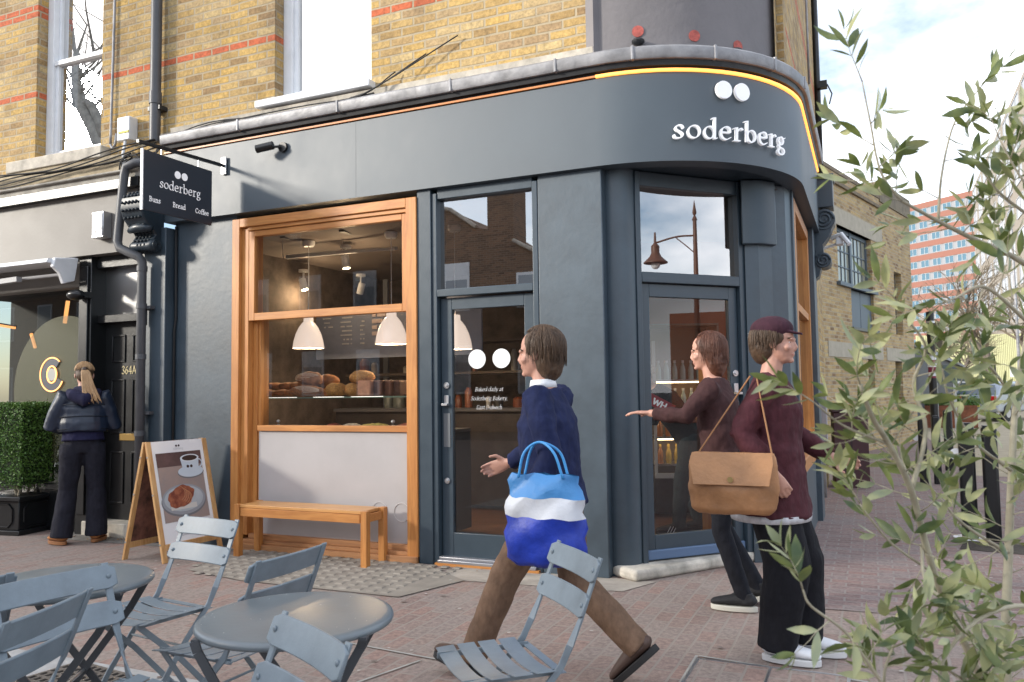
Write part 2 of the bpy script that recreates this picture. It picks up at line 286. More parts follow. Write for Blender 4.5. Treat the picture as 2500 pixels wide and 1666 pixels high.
# ------------------------------------------------------------------ lettering: a broad-nib pen swept along strokes
def EL(cx, cy, rx, ry): return ('c', [(cx+rx*math.cos(t*PI/4), cy+ry*math.sin(t*PI/4)) for t in range(8)])
G = {
 'o': (1.02, [EL(.5, .5, .41, .48)]),
 'ö': (1.02, [EL(.5, .5, .41, .48), ('l', [(.3, 1.36), (.31, 1.36)]), ('l', [(.7, 1.36), (.71, 1.36)])]),
 's': (.82, [('s', [(.70, .76), (.60, .95), (.38, 1.0), (.18, .84), (.24, .64), (.46, .5), (.66, .32), (.62, .10), (.38, 0), (.16, .05), (.08, .24)])]),
 'd': (1.08, [EL(.46, .48, .37, .47), ('l', [(.84, 1.62), (.84, .05)]), ('l', [(.64, 1.58), (.84, 1.62)]), ('l', [(.84, .02), (1.0, .05)])]),
 'e': (.95, [('l', [(.14, .56), (.80, .56)]), ('s', [(.80, .56), (.74, .88), (.48, 1.0), (.2, .84), (.1, .5), (.2, .14), (.5, 0), (.82, .18)])]),
 'r': (.80, [('l', [(.26, 1), (.26, 0)]), ('l', [(.04, 0), (.50, 0)]), ('l', [(.06, .95), (.26, 1)]), ('s', [(.26, .62), (.40, .88), (.58, .99), (.72, .88)])]),
 'b': (1.08, [('l', [(.2, 1.62), (.2, .05)]), ('l', [(0, 1.58), (.2, 1.62)]), EL(.57, .48, .36, .47)]),
 'g': (.98, [EL(.42, .66, .28, .32), ('l', [(.66, .88), (.90, .98)]), ('s', [(.3, .38), (.17, .24), (.3, .1), (.65, .05), (.82, -.14), (.7, -.38), (.4, -.46), (.12, -.36), (.12, -.14), (.28, .04)])]),
 'a': (.93, [('s', [(.18, .82), (.42, 1.0), (.66, .86), (.68, .6), (.68, .2), (.74, .02), (.92, .06)]), ('s', [(.68, .58), (.35, .5), (.13, .28), (.22, .03), (.46, .03), (.68, .22)])]),
 'u': (1.05, [('l', [(.08, .97), (.26, 1)]), ('s', [(.26, 1), (.26, .3), (.4, .03), (.62, .06), (.8, .28)]), ('l', [(.8, 1), (.8, .04)]), ('l', [(.8, .02), (.98, .04)])]),
 'n': (1.08, [('l', [(.24, 1), (.24, 0)]), ('l', [(.06, .96), (.24, 1)]), ('l', [(.06, 0), (.42, 0)]), ('s', [(.24, .65), (.42, .92), (.65, .97), (.79, .7), (.8, 0)]), ('l', [(.62, 0), (.98, 0)])]),
 'h': (1.08, [('l', [(.24, 1.62), (.24, 0)]), ('l', [(.06, 1.58), (.24, 1.62)]), ('l', [(.06, 0), (.42, 0)]), ('s', [(.24, .65), (.42, .92), (.65, .97), (.79, .7), (.8, 0)]), ('l', [(.62, 0), (.98, 0)])]),
 'f': (.62, [('s', [(.74, 1.46), (.58, 1.6), (.38, 1.48), (.34, 1.2), (.34, 0)]), ('l', [(.1, 1), (.62, 1)]), ('l', [(.14, 0), (.54, 0)])]),
 'k': (1.0, [('l', [(.22, 1.62), (.22, 0)]), ('l', [(.04, 0), (.42, 0)]), ('l', [(.22, .42), (.75, 1.0)]), ('l', [(.38, .6), (.84, 0), (.98, 0)])]),
 'i': (.5, [('l', [(.26, 1), (.26, 0)]), ('l', [(.08, .96), (.26, 1)]), ('l', [(.06, 0), (.46, 0)]), ('l', [(.26, 1.38), (.27, 1.38)])]),
 'l': (.5, [('l', [(.26, 1.62), (.26, 0)]), ('l', [(.06, 1.58), (.26, 1.62)]), ('l', [(.06, 0), (.46, 0)])]),
 'y': (.95, [('l', [(.12, 1), (.5, .05)]), ('l', [(.86, 1), (.5, .05), (.32, -.4), (.12, -.42)])]),
 't': (.68, [('s', [(.3, 1.3), (.3, .3), (.42, .02), (.64, .1)]), ('l', [(.08, .98), (.6, .98)])]),
 'w': (1.3, [('l', [(.08, 1), (.38, .02), (.66, .95), (.94, .02), (1.24, 1)])]),
 'c': (.9, [('s', [(.78, .82), (.5, 1), (.2, .84), (.1, .5), (.2, .15), (.5, 0), (.82, .18)])]),
 ',': (.4, [('l', [(.2, .08), (.12, -.2)])]),
 ' ': (.5, []),
 'B': (1.1, [('l', [(.25, 1.45), (.25, 0)]), ('s', [(.05, 1.45), (.6, 1.44), (.8, 1.12), (.6, .8), (.25, .78)]), ('s', [(.25, .78), (.72, .75), (.94, .4), (.7, .03), (.05, 0)])]),
 'C': (1.25, [('s', [(1.12, 1.15), (.8, 1.45), (.38, 1.3), (.14, .75), (.36, .14), (.8, 0), (1.15, .28)])]),
 'S': (.98, [('s', [(.84, 1.15), (.68, 1.42), (.38, 1.42), (.2, 1.1), (.48, .76), (.78, .45), (.66, .08), (.34, 0), (.12, .3)])]),
 'E': (1.1, [('l', [(.25, 1.45), (.25, 0)]), ('l', [(.05, 1.45), (.92, 1.45), (.92, 1.2)]), ('l', [(.25, .75), (.72, .75)]), ('l', [(.05, 0), (.98, 0), (.98, .28)])]),
 'D': (1.3, [('l', [(.25, 1.45), (.25, 0)]), ('s', [(.05, 1.45), (.72, 1.4), (1.12, .75), (.72, .05), (.05, 0)])]),
 '3': (.95, [('s', [(.12, 1.22), (.42, 1.45), (.7, 1.15), (.4, .8), (.78, .42), (.5, .02), (.08, .2)])]),
 '6': (.95, [('s', [(.72, 1.4), (.32, 1.15), (.12, .5), (.42, 0), (.78, .42), (.45, .8), (.14, .5)])]),
 '4': (1.0, [('l', [(.66, 0), (.66, 1.45), (.06, .45), (.9, .45)])]),
 'A': (1.15, [('l', [(.08, 0), (.56, 1.45), (1.06, 0)]), ('l', [(.26, .5), (.86, .5)])]),
 'W': (1.6, [('l', [(.08, 1.45), (.42, 0), (.78, 1.3), (1.14, 0), (1.5, 1.45)])]),
 'H': (1.3, [('l', [(.2, 1.45), (.2, 0)]), ('l', [(1.05, 1.45), (1.05, 0)]), ('l', [(.2, .75), (1.05, .75)])]),
}
def lettering(text, place, pen=(.105, .035), ang=.5, res=.05, italic=0, track=0):
    """returns an MB; place(u, v) maps letter units (x-height 1) to 3-D"""
    mb = MB(); x0 = 0; ca, sa = math.cos(ang), math.sin(ang)
    for ch in text:
        adv, strokes = G[ch]; segs = []
        for kind, pts in strokes:
            if kind != 'l': pts = [(p.x, p.y) for p in crv([(a, b, 0) for a, b in pts], 5, kind == 'c')]; pts = pts+[pts[0]] if kind == 'c' else pts
            segs += list(zip(pts[:-1], pts[1:]))
        if segs:
            xs = np.arange(-.3, adv+.5, res); ys = np.arange(-.7, 1.9, res); X, Y = np.meshgrid(xs, ys, indexing='ij'); D = np.full(X.shape, 9.)
            T = lambda p: ((p[0]*ca+p[1]*sa)/pen[0], (-p[0]*sa+p[1]*ca)/pen[1])
            Xt, Yt = (X*ca+Y*sa)/pen[0], (-X*sa+Y*ca)/pen[1]
            for a, b in segs:
                a = T(a); b = T(b); dx, dy = b[0]-a[0], b[1]-a[1]; q = dx*dx+dy*dy+1e-9
                t = np.clip(((Xt-a[0])*dx+(Yt-a[1])*dy)/q, 0, 1); D = np.minimum(D, np.hypot(Xt-a[0]-t*dx, Yt-a[1]-t*dy))
            D -= 1; idx = {}
            def V(key, px, py):
                if key not in idx: idx[key] = len(mb.v); mb.v.append(tuple(place(x0+px+italic*py, py)))
                return idx[key]
            nx, ny = D.shape
            for i in range(nx-1):
                for j in range(ny-1):
                    c4 = ((i, j), (i+1, j), (i+1, j+1), (i, j+1)); d4 = [D[c] for c in c4]
                    if min(d4) >= 0: continue
                    poly = []
                    for k in range(4):
                        p, q2 = c4[k], c4[(k+1) % 4]; dp, dq = d4[k], d4[(k+1) % 4]
                        if dp < 0: poly.append(V((ch, x0, p), xs[p[0]], ys[p[1]]))
                        if (dp < 0) != (dq < 0):
                            t = dp/(dp-dq); poly.append(V((ch, x0)+tuple(sorted((p, q2))), xs[p[0]]*(1-t)+xs[q2[0]]*t, ys[p[1]]*(1-t)+ys[q2[1]]*t))
                    if len(poly) > 2: mb.f.append(tuple(poly)); mb.fm.append(0)
        x0 += adv+track
    return mb
def textw(text, track=0): return sum(G[c][0] for c in text)+track*(len(text)-1)
def solid(o, th, off=1):
    q = o.modifiers.new('solid', 'SOLIDIFY'); q.thickness = th; q.offset = off; return o
def holes(mb, x0, x1, z0, z1, hs, Y, depth=.15, axis='y'):
    """wall sheet in the x-z plane at Y (or y-z at X) with rectangular openings and their reveals"""
    P = (lambda a, d, z: (a, Y+d, z)) if axis == 'y' else (lambda a, d, z: (Y-d, a, z))
    xs = sorted({x0, x1, *[h[0] for h in hs], *[h[1] for h in hs]}); zs = sorted({z0, z1, *[h[2] for h in hs], *[h[3] for h in hs]})
    xs = [v for v in xs if x0 <= v <= x1]; zs = [v for v in zs if z0 <= v <= z1]
    for i in range(len(xs)-1):
        for j in range(len(zs)-1):
            cx, cz = (xs[i]+xs[i+1])/2, (zs[j]+zs[j+1])/2
            if any(h[0] < cx < h[1] and h[2] < cz < h[3] for h in hs): continue
            mb.quad(P(xs[i], 0, zs[j]), P(xs[i+1], 0, zs[j]), P(xs[i+1], 0, zs[j+1]), P(xs[i], 0, zs[j+1]))
    for a, b, c, d in hs:
        d = min(d, z1)
        mb.quad(P(a, 0, c), P(a, depth, c), P(a, depth, d), P(a, 0, d)); mb.quad(P(b, 0, c), P(b, 0, d), P(b, depth, d), P(b, depth, c))
        mb.quad(P(a, 0, c), P(b, 0, c), P(b, depth, c), P(a, depth, c))
        if d < z1: mb.quad(P(a, 0, d), P(a, depth, d), P(b, depth, d), P(b, 0, d))
    return mb
# ================================================================== THE SETTING
def struct(mb, name, m, **k): o = mb.build(name, m, **k); return tag(o, kind='structure')
struct(MB().quad((-300, -300, -.03), (300, -300, -.03), (300, 400, -.03), (-300, 400, -.03)), 'ground', mat('asphalt', (.06, .06, .062), .9, var=.2))
struct(MB().quad((-30, -9, 0), (14, -9, 0), (14, 45, 0), (-30, 45, 0)), 'pavement', 'pave')
struct(MB().add([(-.92, 5.3, .004), (-.3, 5.42, .004), (.3, 5.46, .004), (6, 5.0, .004), (9, 30, .004), (-.3, 30, .004), (-.6, 12, .004), (-.6, 7.0, .004)], [(0, 1, 2, 3, 4, 5, 6, 7)]), 'side_street_paving', 'pave2')
M['yellowstone'] = mat('yellow concrete paving', (.34, .29, .20), .85, var=.15, vscale=3, bump=.1)
struct(MB().quad((1.3, 14, .008), (6, 14, .008), (8, 60, .008), (1.3, 60, .008)), 'far_path', 'yellowstone')
# soil bed strip by the bollard
struct(MB().add([(.62, 7.75, .008), (3.5, 7.2, .008), (3.6, 7.65, .008), (.7, 8.2, .008)], [(0, 1, 2, 3)]), 'soil_strip', mat('soil', (.05, .04, .03), .95, var=.5, vscale=30, bump=.8))
# pale worn strip along the shopfront and the concrete patch with the drain
M['worn'] = mat('worn concrete', (.36, .32, .27), .85, var=.22, vscale=5, bump=.3, bscale=40)
struct(MB().add([(-7.5, 5.45, .004), (-5.2, 5.55, .004), (-5.2, 5.9, .004), (-7.5, 5.9, .004)], [(0, 1, 2, 3)]), 'shopfront_strip', mat('grey dirty concrete', (.20, .185, .165), .9, var=.35, vscale=9, bump=.4))
struct(MB().add([(-3.0, 5.28, .004), (-1.6, 5.40, .004), (-1.45, 5.75, .004), (-3.0, 5.8, .004)], [(0, 1, 2, 3)]), 'door_strip', 'worn')
struct(MB().add([(-4.4, 2.1, .004), (-2.9, 2.1, .004), (-2.9, 3.02, .004), (-4.5, 3.02, .004)], [(0, 1, 2, 3)]), 'concrete_patch', mat('light concrete', (.36, .36, .35), .85, var=.2, vscale=7, bump=.3))
mb = MB()
for (x0, y0, x1, y1) in [(-4.6, 3.98, -2.2, 3.72), (-2.2, 3.72, -1.6, 3.66), (-2.55, 2.4, -2.16, 3.66), (-.87, 4.25, -.86, 3.3), (-.86, 4.25, .3, 4.12)]:
    d = Vector((x1-x0, y1-y0, 0)).normalized(); q = Vector((-d.y, d.x, 0))*.008; a = Vector((x0, y0, .006)); b = Vector((x1, y1, .006)); mb.quad(a-q, b-q, b+q, a+q)
struct(mb, 'pavement_joints', mat('joint mortar', (.34, .33, .30), .9, var=.2, vscale=9))
# blister paving
M['blister'] = mat('buff blister paving', (.265, .235, .195), .8, var=.18, vscale=5, bump=.2)
mb = MB().add([(-5.12, 5.66, .007), (-3.3, 5.68, .007), (-2.75, 5.3, .007), (-2.95, 4.72, .007), (-4.3, 4.72, .007), (-4.95, 4.85, .007)], [(0, 1, 2, 3, 4, 5)])
for i in range(20):
    for j in range(9):
        x, y = -5.02+i*.113+(j % 2)*.0, 4.80+j*.105
        if x > -3.1+(y-4.75)*.2 or (y < 5.0 and x < -4.8): continue
        mb.add([(x-.034, y-.03, .007), (x+.034, y-.03, .007), (x+.034, y+.03, .007), (x-.034, y+.03, .007), (x-.024, y-.02, .014), (x+.024, y-.02, .014), (x+.024, y+.02, .014), (x-.024, y+.02, .014)],
               [(4, 5, 6, 7), (0, 1, 5, 4), (1, 2, 6, 5), (2, 3, 7, 6), (3, 0, 4, 7)])
struct(mb, 'tactile_paving', 'blister')
# ---- drain grate, manhole cover
t = thing('drain_cover', 'grey iron drain grating set in pale concrete between the bistro tables', 'drain cover', (-3.52, 2.72, .006), -.12)
mb = MB(); nx, ny = 12, 8
for i in range(nx+1): mb.box(-.28+i*.56/nx-.008, -.28+i*.56/nx+.008, -.22, .22, 0, .012)
for j in range(ny+1): mb.box(-.28, .28, -.22+j*.44/ny-.010, -.22+j*.44/ny+.010, 0, .011)
mb.build('grate', mat('worn iron', (.16, .14, .12), .6, metal=.4, var=.3), t)
B(-.29, .29, -.23, .23, .0005, .003).build('pit', 'soffit', t)
t = thing('manhole_cover', 'recessed manhole cover filled with pavers, blue spray paint on its edge', 'manhole cover', (-.50, 3.95, .005))
MB().box(-.345, .345, -.27, .235, 0, .004).build('paver_infill', 'pave', t)
mb = MB()
for a in ((-.36, .36, .235, .25), (-.36, .36, -.285, -.27), (-.36, -.345, -.27, .235), (.345, .36, -.27, .235), (-.006, .006, -.27, .235)): mb.box(*a, 0, .007)
mb.build('cover_frame', 'metal', t)
# debris and leaves
rnd = random.Random(5); mb = MB()
for i in range(150):
    if i < 70: x, y = rnd.uniform(-7.2, -5.5), rnd.gauss(5.62, .07)
    elif i < 110: x, y = rnd.uniform(-5.2, -1.8), rnd.gauss(5.62, .04)
    else: x, y = rnd.uniform(-4, 1), rnd.uniform(2.5, 5.4)
    a = rnd.uniform(0, 6.3); s = rnd.uniform(.006, .02)*(1 if i < 110 else .5); c = math.cos(a)*s; q = math.sin(a)*s
    mb.add([(x-c, y-q, .010), (x+q*.5, y-c*.5, .017), (x+c, y+q, .012), (x-q*.5, y+c*.5, .014)], [(0, 1, 2, 3)])
o = mb.build('leaf_litter', mat('dry leaf', (.22, .13, .06), .9, var=.5, vscale=20), fix=False); tag(o, kind='stuff')
for nm, c_, k_, s0 in (('pavement_gum', (.42, .39, .35), 150, .009), ('pavement_stain', (.19, .15, .13), 70, .012)):
    mb = MB()
    for i in range(k_):
        x, y = rnd.uniform(-6, 2.5), rnd.uniform(2.2, 5.3 if nm == 'pavement_stain' else 8); s = s0*rnd.uniform(.4, 1.4); n_ = 9; ph = rnd.uniform(0, 6)
        mb.add([(x+s*(1+.3*math.sin(3*a+ph))*math.cos(a), y+s*(1+.3*math.sin(2*a+ph))*math.sin(a), .0088) for a in [2*PI*j/n_ for j in range(n_)]], [tuple(range(n_))])
    o = mb.build(nm, mat(nm, c_, .8), fix=False); tag(o, kind='stuff')

# ================================================================== CORNER BUILDING
FP = [(-6.16, 5.68)] + [(x, 5.68) for x in (-5, -4, -3, -2.2)]
for k in range(0, 19): a = math.radians(k*5); FP.append((-1.80+1.35*math.sin(a), 7.03-1.35*math.cos(a)))
FP += [(-.45, 8.0), (-.45, 9.28)]
def offp(path, d):
    out = []
    for i, p in enumerate(path):
        a = Vector(path[max(i-1, 0)]); b = Vector(path[min(i+1, len(path)-1)]); t_ = (b-a).normalized(); out.append((p[0]+t_.y*d, p[1]-t_.x*d))
    return out
def sweep(path, prof, closed=True):
    """prof: list of (outward offset, z)"""
    mb = MB(); rows = [[(x, y, z) for x, y in offp(path, d)] for d, z in prof]; k = len(path); vs = [p for r_ in rows for p in r_]; n = len(rows); fs = []
    for r_ in range(n if closed else n-1):
        r2 = (r_+1) % n
        for i in range(k-1): fs.append((r_*k+i, r_*k+i+1, r2*k+i+1, r2*k+i))
    if closed: fs += [tuple(r_*k for r_ in range(n)), tuple(r_*k+k-1 for r_ in range(n))]
    return mb.add(vs, fs)
bld = thing('corner_building', 'yellow brick corner building with dark blue grey bakery shopfront and rounded fascia', 'building')
up1 = (-8.20, -7.19, 3.93, 6.6); up2 = (-4.93, -3.87, 4.06, 6.6)
mb = holes(MB(), -12.5, -1.83, 3.42, 10.5, [up1, up2], 5.80, .22); mb.build('brick_wall', 'yellow', bld, fix=False)
mb = MB().quad((-.60, 6.62, 3.9), (-.60, 12.5, 3.9), (-.60, 12.5, 9.5), (-.60, 6.62, 9.5)); mb.quad((-.60, 9.32, 0), (-.60, 12.5, 0), (-.60, 12.5, 3.9), (-.60, 9.32, 3.9)); mb.quad((-.60, 12.5, 0), (-8, 12.5, 0), (-8, 12.5, 9.5), (-.60, 12.5, 9.5))
mb.box(-.66, -.545, 6.78, 6.98, 3.9, 9.4).build('side_brick_wall', 'yellow', bld, fix=False)
CP = [(-1.83, 5.74)]+[(-1.80+1.22*math.sin(math.radians(k*5)), 7.0-1.22*math.cos(math.radians(k*5))) for k in range(0, 17)]
sweep(CP, [(0, 3.9), (0, 9.5), (-.2, 9.5), (-.2, 3.9)]).build('rendered_corner', 'render', bld, smooth=True)
mb = MB()
for a, z in ((14, 4.06), (34, 4.02), (52, 3.99)):
    a = math.radians(a); c = Vector((-1.80+1.22*math.sin(a), 7.0-1.22*math.cos(a), z)); nn = Vector((math.sin(a), -math.cos(a), 0)); mb.disc(c, .044, nn, 16, .006)
mb.build('plug', mat('red plug', (.42, .10, .08), .8, var=.3, vscale=30), bld, each=1)
mb = MB()
for a, z in ((14, 3.97), (50, 3.93)):
    a = math.radians(a); c = Vector((-1.80+1.25*math.sin(a), 7.0-1.25*math.cos(a), z)); mb.ell(c, (.05, .05, .025))
mb.build('hole_patch', 'dkmetal', bld, each=1)
# ledge: upstand, lead coping, shadow gap, fascia board, warm light strip
sweep([(-6.16, 5.79)]+[(-2, 5.79), (-1.84, 5.79)], [(.02, 3.80), (.05, 3.98), (-.02, 3.99), (-.05, 3.80)]).build('stone_upstand', 'concrete', bld)
CPth = [(x, y) for x, y in FP]; prof = [(-.16, 3.97), (-.02, 3.905), (.052, 3.882), (.066, 3.866), (.064, 3.80), (.054, 3.785), (-.1, 3.785)]
lead = sweep(CPth, prof).build('lead_coping', 'lead', bld, smooth=True)
mb = MB()
for i, p in enumerate([(-5.2, 5.68, 0), (-4.1, 5.68, 0), (-3.0, 5.68, 0), (-2.1, 5.68, 0)]+[(-1.80+1.35*math.sin(math.radians(a)), 7.03-1.35*math.cos(math.radians(a)), a) for a in (12, 37, 60, 82)]):
    a = math.radians(p[2]); mb.T = Matrix.Translation((p[0], p[1], 0)) @ Matrix.Rotation(a, 4, 'Z'); mb.box(-.010, .010, -.072, .0, 3.780, 3.885)
mb.T = Matrix.Identity(4); mb.build('lead_joint', 'lead', bld, bevel=.004, each=1)
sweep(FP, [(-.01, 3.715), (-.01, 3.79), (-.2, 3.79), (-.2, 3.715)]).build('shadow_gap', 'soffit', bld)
sweep(FP, [(.02, 3.745), (.03, 3.785), (-.01, 3.786), (-.01, 3.745)]).build('gutter_trim', 'dkmetal', bld)
sweep(FP, [(0, 3.035), (0, 3.695), (-.03, 3.712), (-.16, 3.71), (-.16, 3.035)]).build('fascia', 'fascia', bld, smooth=True)
sweep(FP[:6], [(.012, 3.705), (.012, 3.720), (-.01, 3.720), (-.01, 3.705)]).build('copper_trim', mat('orange trim', (.60, .22, .06), .4), bld)
sweep(FP[5:], [(.016, 3.704), (.016, 3.722), (-.01, 3.722), (-.01, 3.704)]).build('light_strip', emis('warm neon strip', (1, .38, .08), 1.0), bld)
B(-3.952, -3.949, 5.6795, 5.69, 3.04, 3.69).build('fascia_joint', 'paint_d', bld)
# flat void over the shop = soffit between the fascia and the windows
mb = MB(); sp = [(x, y, 3.045) for x, y in offp(FP, -.05)]; mb.add(sp + [(-6.16, 9.28, 3.045)], [tuple(range(len(sp)+1))]); mb.build('soffit', 'paint_d', bld, fix=False)
# pilasters and piers
B(-6.37, -6.09, 5.64, 5.9, 0, 2.98).build('pier', 'paint', bld, bevel=.006)
B(-6.09, -5.33, 5.76, 5.95, 0, 3.04).build('pier', 'paint', bld)
B(-2.31, -1.79, 5.735, 6.0, .0, 3.04).build('pier', 'paint', bld, bevel=.008)
mb = MB(); c0 = Vector((-1.74, 5.97)); pts = []
for k in range(9):
    a = math.radians(-10+k*14); pts.append((c0.x+.145*math.sin(a), c0.y-.15*math.cos(a), 0))
pts += [(-1.66, 6.2, 0), (-1.9, 6.2, 0), (-1.9, 5.85, 0)]
mb.prism(pts, (0, 0, 3.04)); mb.build('rounded_pier', 'paint', bld, smooth=True)
mb = MB().prism([(-.89, 6.66, 0), (-.79, 6.70, 0), (-.70, 6.81, 0), (-.80, 7.05, 0), (-.95, 6.95, 0)], (0, 0, 3.04)); mb.prism([(-.72, 6.86, 0), (-.60, 6.98, 0), (-.565, 7.14, 0), (-.8, 7.2, 0)], (0, 0, 3.04)); mb.build('corner_pier', 'paint', bld)
MB().prism([(-.90, 6.60, 2.52), (-.76, 6.66, 2.52), (-.655, 6.80, 2.52), (-.80, 7.05, 2.52), (-.95, 6.9, 2.52)], (0, 0, .52)).build('pier_block', 'paint_s', bld, bevel=.008)
mb = MB().box(-.75, -.55, 7.13, 7.24, 0, 3.04).box(-.75, -.50, 8.92, 9.30, 0, 3.04).box(-.75, -.55, 7.24, 8.92, 0, .62); mb.build('side_pier', 'paint', bld, bevel=.006)
# step
P1, P2 = Vector((-1.58, 5.68, 0)), Vector((-.78, 6.83, 0)); e = (P2-P1).normalized(); nn = Vector((e.y, -e.x, 0)); m4 = Matrix((e, -nn, Vector((0, 0, 1)))).transposed().to_4x4(); m4.translation = P1
mb = MB(); mb.T = m4; mb.box(0, 1.38, 0, .5, 0, .085); mb.build('stone_step', mat('worn stone step', (.52, .48, .41), .75, var=.4, vscale=5, bump=.5, bscale=25), bld, bevel=.03, seg=4)
# interior shell
inn = MB()
inn.quad((-6.4, 5.9, .06), (-6.4, 10, .06), (-3, 10, .06), (-3, 5.9, .06)).add([(-3, 5.9, .06), (-1.68, 5.95, .06), (-.98, 6.70, .06), (-.65, 7.1, .06), (-.65, 10, .06), (-3, 10, .06)], [(0, 1, 2, 3, 4, 5)]); inn.build('shop_floor', woodm('shop floor', (.16, .075, .04), (.09, .045, .03), 'X', .35), bld, fix=False)
MB().quad((-6.4, 5.9, 3.0), (-.65, 6.9, 3.0), (-.65, 10, 3.0), (-6.4, 10, 3.0)).add([(-1.9, 5.9, 3.0), (-6.4, 5.9, 3.0), (-.65, 6.9, 3.0)], [(0, 1, 2)]).build('shop_ceiling', mat('shop ceiling', (.20, .165, .145), .8), bld, fix=False)
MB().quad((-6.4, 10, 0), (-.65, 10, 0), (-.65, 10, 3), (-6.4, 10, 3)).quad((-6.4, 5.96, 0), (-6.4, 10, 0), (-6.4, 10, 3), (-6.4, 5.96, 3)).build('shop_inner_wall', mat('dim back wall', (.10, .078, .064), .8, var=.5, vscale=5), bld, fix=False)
# ---- timber sash window
tw = B(-5.33, -5.245, 5.70, 5.86, .0, 2.985).build('timber_window', 'oak', bld, bevel=.004)
B(-3.475, -3.375, 5.70, 5.86, .0, 2.985).build('jamb', 'oak', tw, bevel=.004)
B(-5.245, -5.165, 5.735, 5.93, .12, 2.90).box(-5.165, -5.115, 5.80, 5.93, .12, 2.08).box(-5.115, -5.09, 5.815, 5.93, .12, 2.08).build('jamb_lining', 'oak', tw, bevel=.003)
B(-5.245, -3.475, 5.70, 5.86, 2.905, 2.985).box(-5.165, -3.475, 5.72, 5.87, 2.87, 2.905).build('head', 'oakx', tw, bevel=.004)
B(-5.165, -5.10, 5.738, 5.795, 2.045, 2.868).box(-3.535, -3.477, 5.738, 5.795, 2.045, 2.868).build('upper_stile', 'oak', tw, bevel=.004, each=1)
B(-5.10, -3.535, 5.738, 5.795, 2.815, 2.868).box(-5.10, -3.535, 5.738, 5.795, 2.045, 2.112).build('upper_rail', 'oakx', tw, bevel=.004, each=1)
MB().quad((-5.10, 5.765, 2.11), (-3.535, 5.765, 2.11), (-3.535, 5.765, 2.82), (-5.10, 5.765, 2.82)).build('upper_pane', 'glass', tw, fix=False)
B(-5.09, -3.477, 5.775, 5.875, 1.045, 1.095).build('lower_rail', 'oakx', tw, bevel=.004)
MB().quad((-5.10, 5.86, 1.09), (-3.475, 5.86, 1.09), (-3.475, 5.86, 2.07), (-5.10, 5.86, 2.07)).build('lower_pane', 'glass', tw, fix=False)
B(-5.09, -3.477, 5.80, 5.83, .13, 1.045).build('apron_panel', 'panel', tw)
B(-5.33, -3.375, 5.675, 5.86, 0, .055).box(-5.245, -3.475, 5.71, 5.86, .055, .085).box(-5.165, -3.475, 5.75, 5.86, .085, .13).build('plinth', woodm('plinth timber', (.50, .24, .10), (.34, .16, .07), 'X', .6), tw, bevel=.003)
mb = MB()
for cx in (-3.80, -3.585):
    c_ = [(cx+.075*math.cos(i*PI/16), 5.797, .385+.075*math.sin(i*PI/16)) for i in range(33)]; mb.tube(c_, .003, 5)
mb.build('vent_ring', mat('ring white', (.6, .58, .56), .5), tw, each=1)
# ---- side timber window
sw = MB().box(-.66, -.548, 7.24, 7.36, .62, 3.0).box(-.66, -.548, 8.80, 8.92, .62, 3.0).box(-.66, -.548, 7.36, 8.80, .62, .74).box(-.66, -.548, 7.36, 8.80, 2.9, 3.0).box(-.64, -.56, 7.36, 8.80, 2.05, 2.12).build('side_timber_window', 'oak', bld, bevel=.004)
MB().quad((-.60, 7.36, .74), (-.60, 8.8, .74), (-.60, 8.8, 2.9), (-.60, 7.36, 2.9)).build('side_pane', 'glass', sw, fix=False)
# ---- shop door and its transom
B(-3.375, -3.245, 5.715, 5.86, 0, 3.04).box(-3.245, -3.20, 5.73, 5.9, 0, 3.0).box(-2.355, -2.31, 5.73, 5.9, 0, 3.0).box(-3.20, -2.355, 5.73, 5.9, 2.145, 2.205).box(-3.20, -2.355, 5.74, 5.9, 2.95, 3.04).build('door_frame', 'paint_s', bld, bevel=.005)
MB().quad((-3.2, 5.80, 2.205), (-2.355, 5.80, 2.205), (-2.355, 5.80, 2.95), (-3.2, 5.80, 2.95)).build('transom_pane', 'glass_tr', bld, fix=False)
dr = B(-3.195, -3.095, 5.785, 5.83, .06, 2.135).box(-2.455, -2.36, 5.785, 5.83, .06, 2.135).box(-3.095, -2.455, 5.785, 5.83, 2.04, 2.135).box(-3.095, -2.455, 5.785, 5.83, .06, .25).build('glazed_door', 'paint_s', bld, bevel=.004)
MB().quad((-3.095, 5.81, .25), (-2.455, 5.81, .25), (-2.455, 5.81, 2.04), (-3.095, 5.81, 2.04)).build('door_pane', 'glass', dr, fix=False)
mb = MB()
for x in (-2.880, -2.665): mb.disc((x, 5.806, 1.632), .077, (0, -1, 0), 40, .002)
mb.build('logo_dot', 'decal', dr, each=1)
mb = MB()
for txt, zb in (('Baked daily at', 1.375), ('Söderberg Bakery,', 1.303), ('East Dulwich', 1.232)):
    s = .325/textw('Söderberg Bakery,'); w_ = textw(txt)*s; q = lettering(txt, lambda u, v: (-2.778-w_/2+u*s, 5.805, zb+v*s), pen=(.052, .022), res=.05, italic=.2); o_ = len(mb.v); mb.v += q.v; mb.f += [tuple(i+o_ for i in f) for f in q.f]; mb.fm += q.fm
mb.build('door_lettering', mat('white lettering', (.85, .86, .88), .5), dr)
def hardware(mb2, T):
    mb2.T = T
    return mb2
hw = MB()
for (z_, r_) in ((1.425, .026), (.66, .024)): hw.disc((-3.145, 5.785, z_), r_, (0, -1, 0), 24, .012); hw.disc((-3.145, 5.775, z_), r_*.5, (0, -1, 0), 16, .010)
hw.box(-3.165, -3.125, 5.772, 5.785, 1.265, 1.345).box(-3.172, -3.120, 5.735, 5.785, 1.262, 1.280); hw.build('lock_set', 'metal', dr, bevel=.002)
B(-3.175, -3.115, 5.780, 5.786, .93, 1.20).build('push_plate', mat('satin plate', (.22, .24, .26), .35, metal=.7), dr)
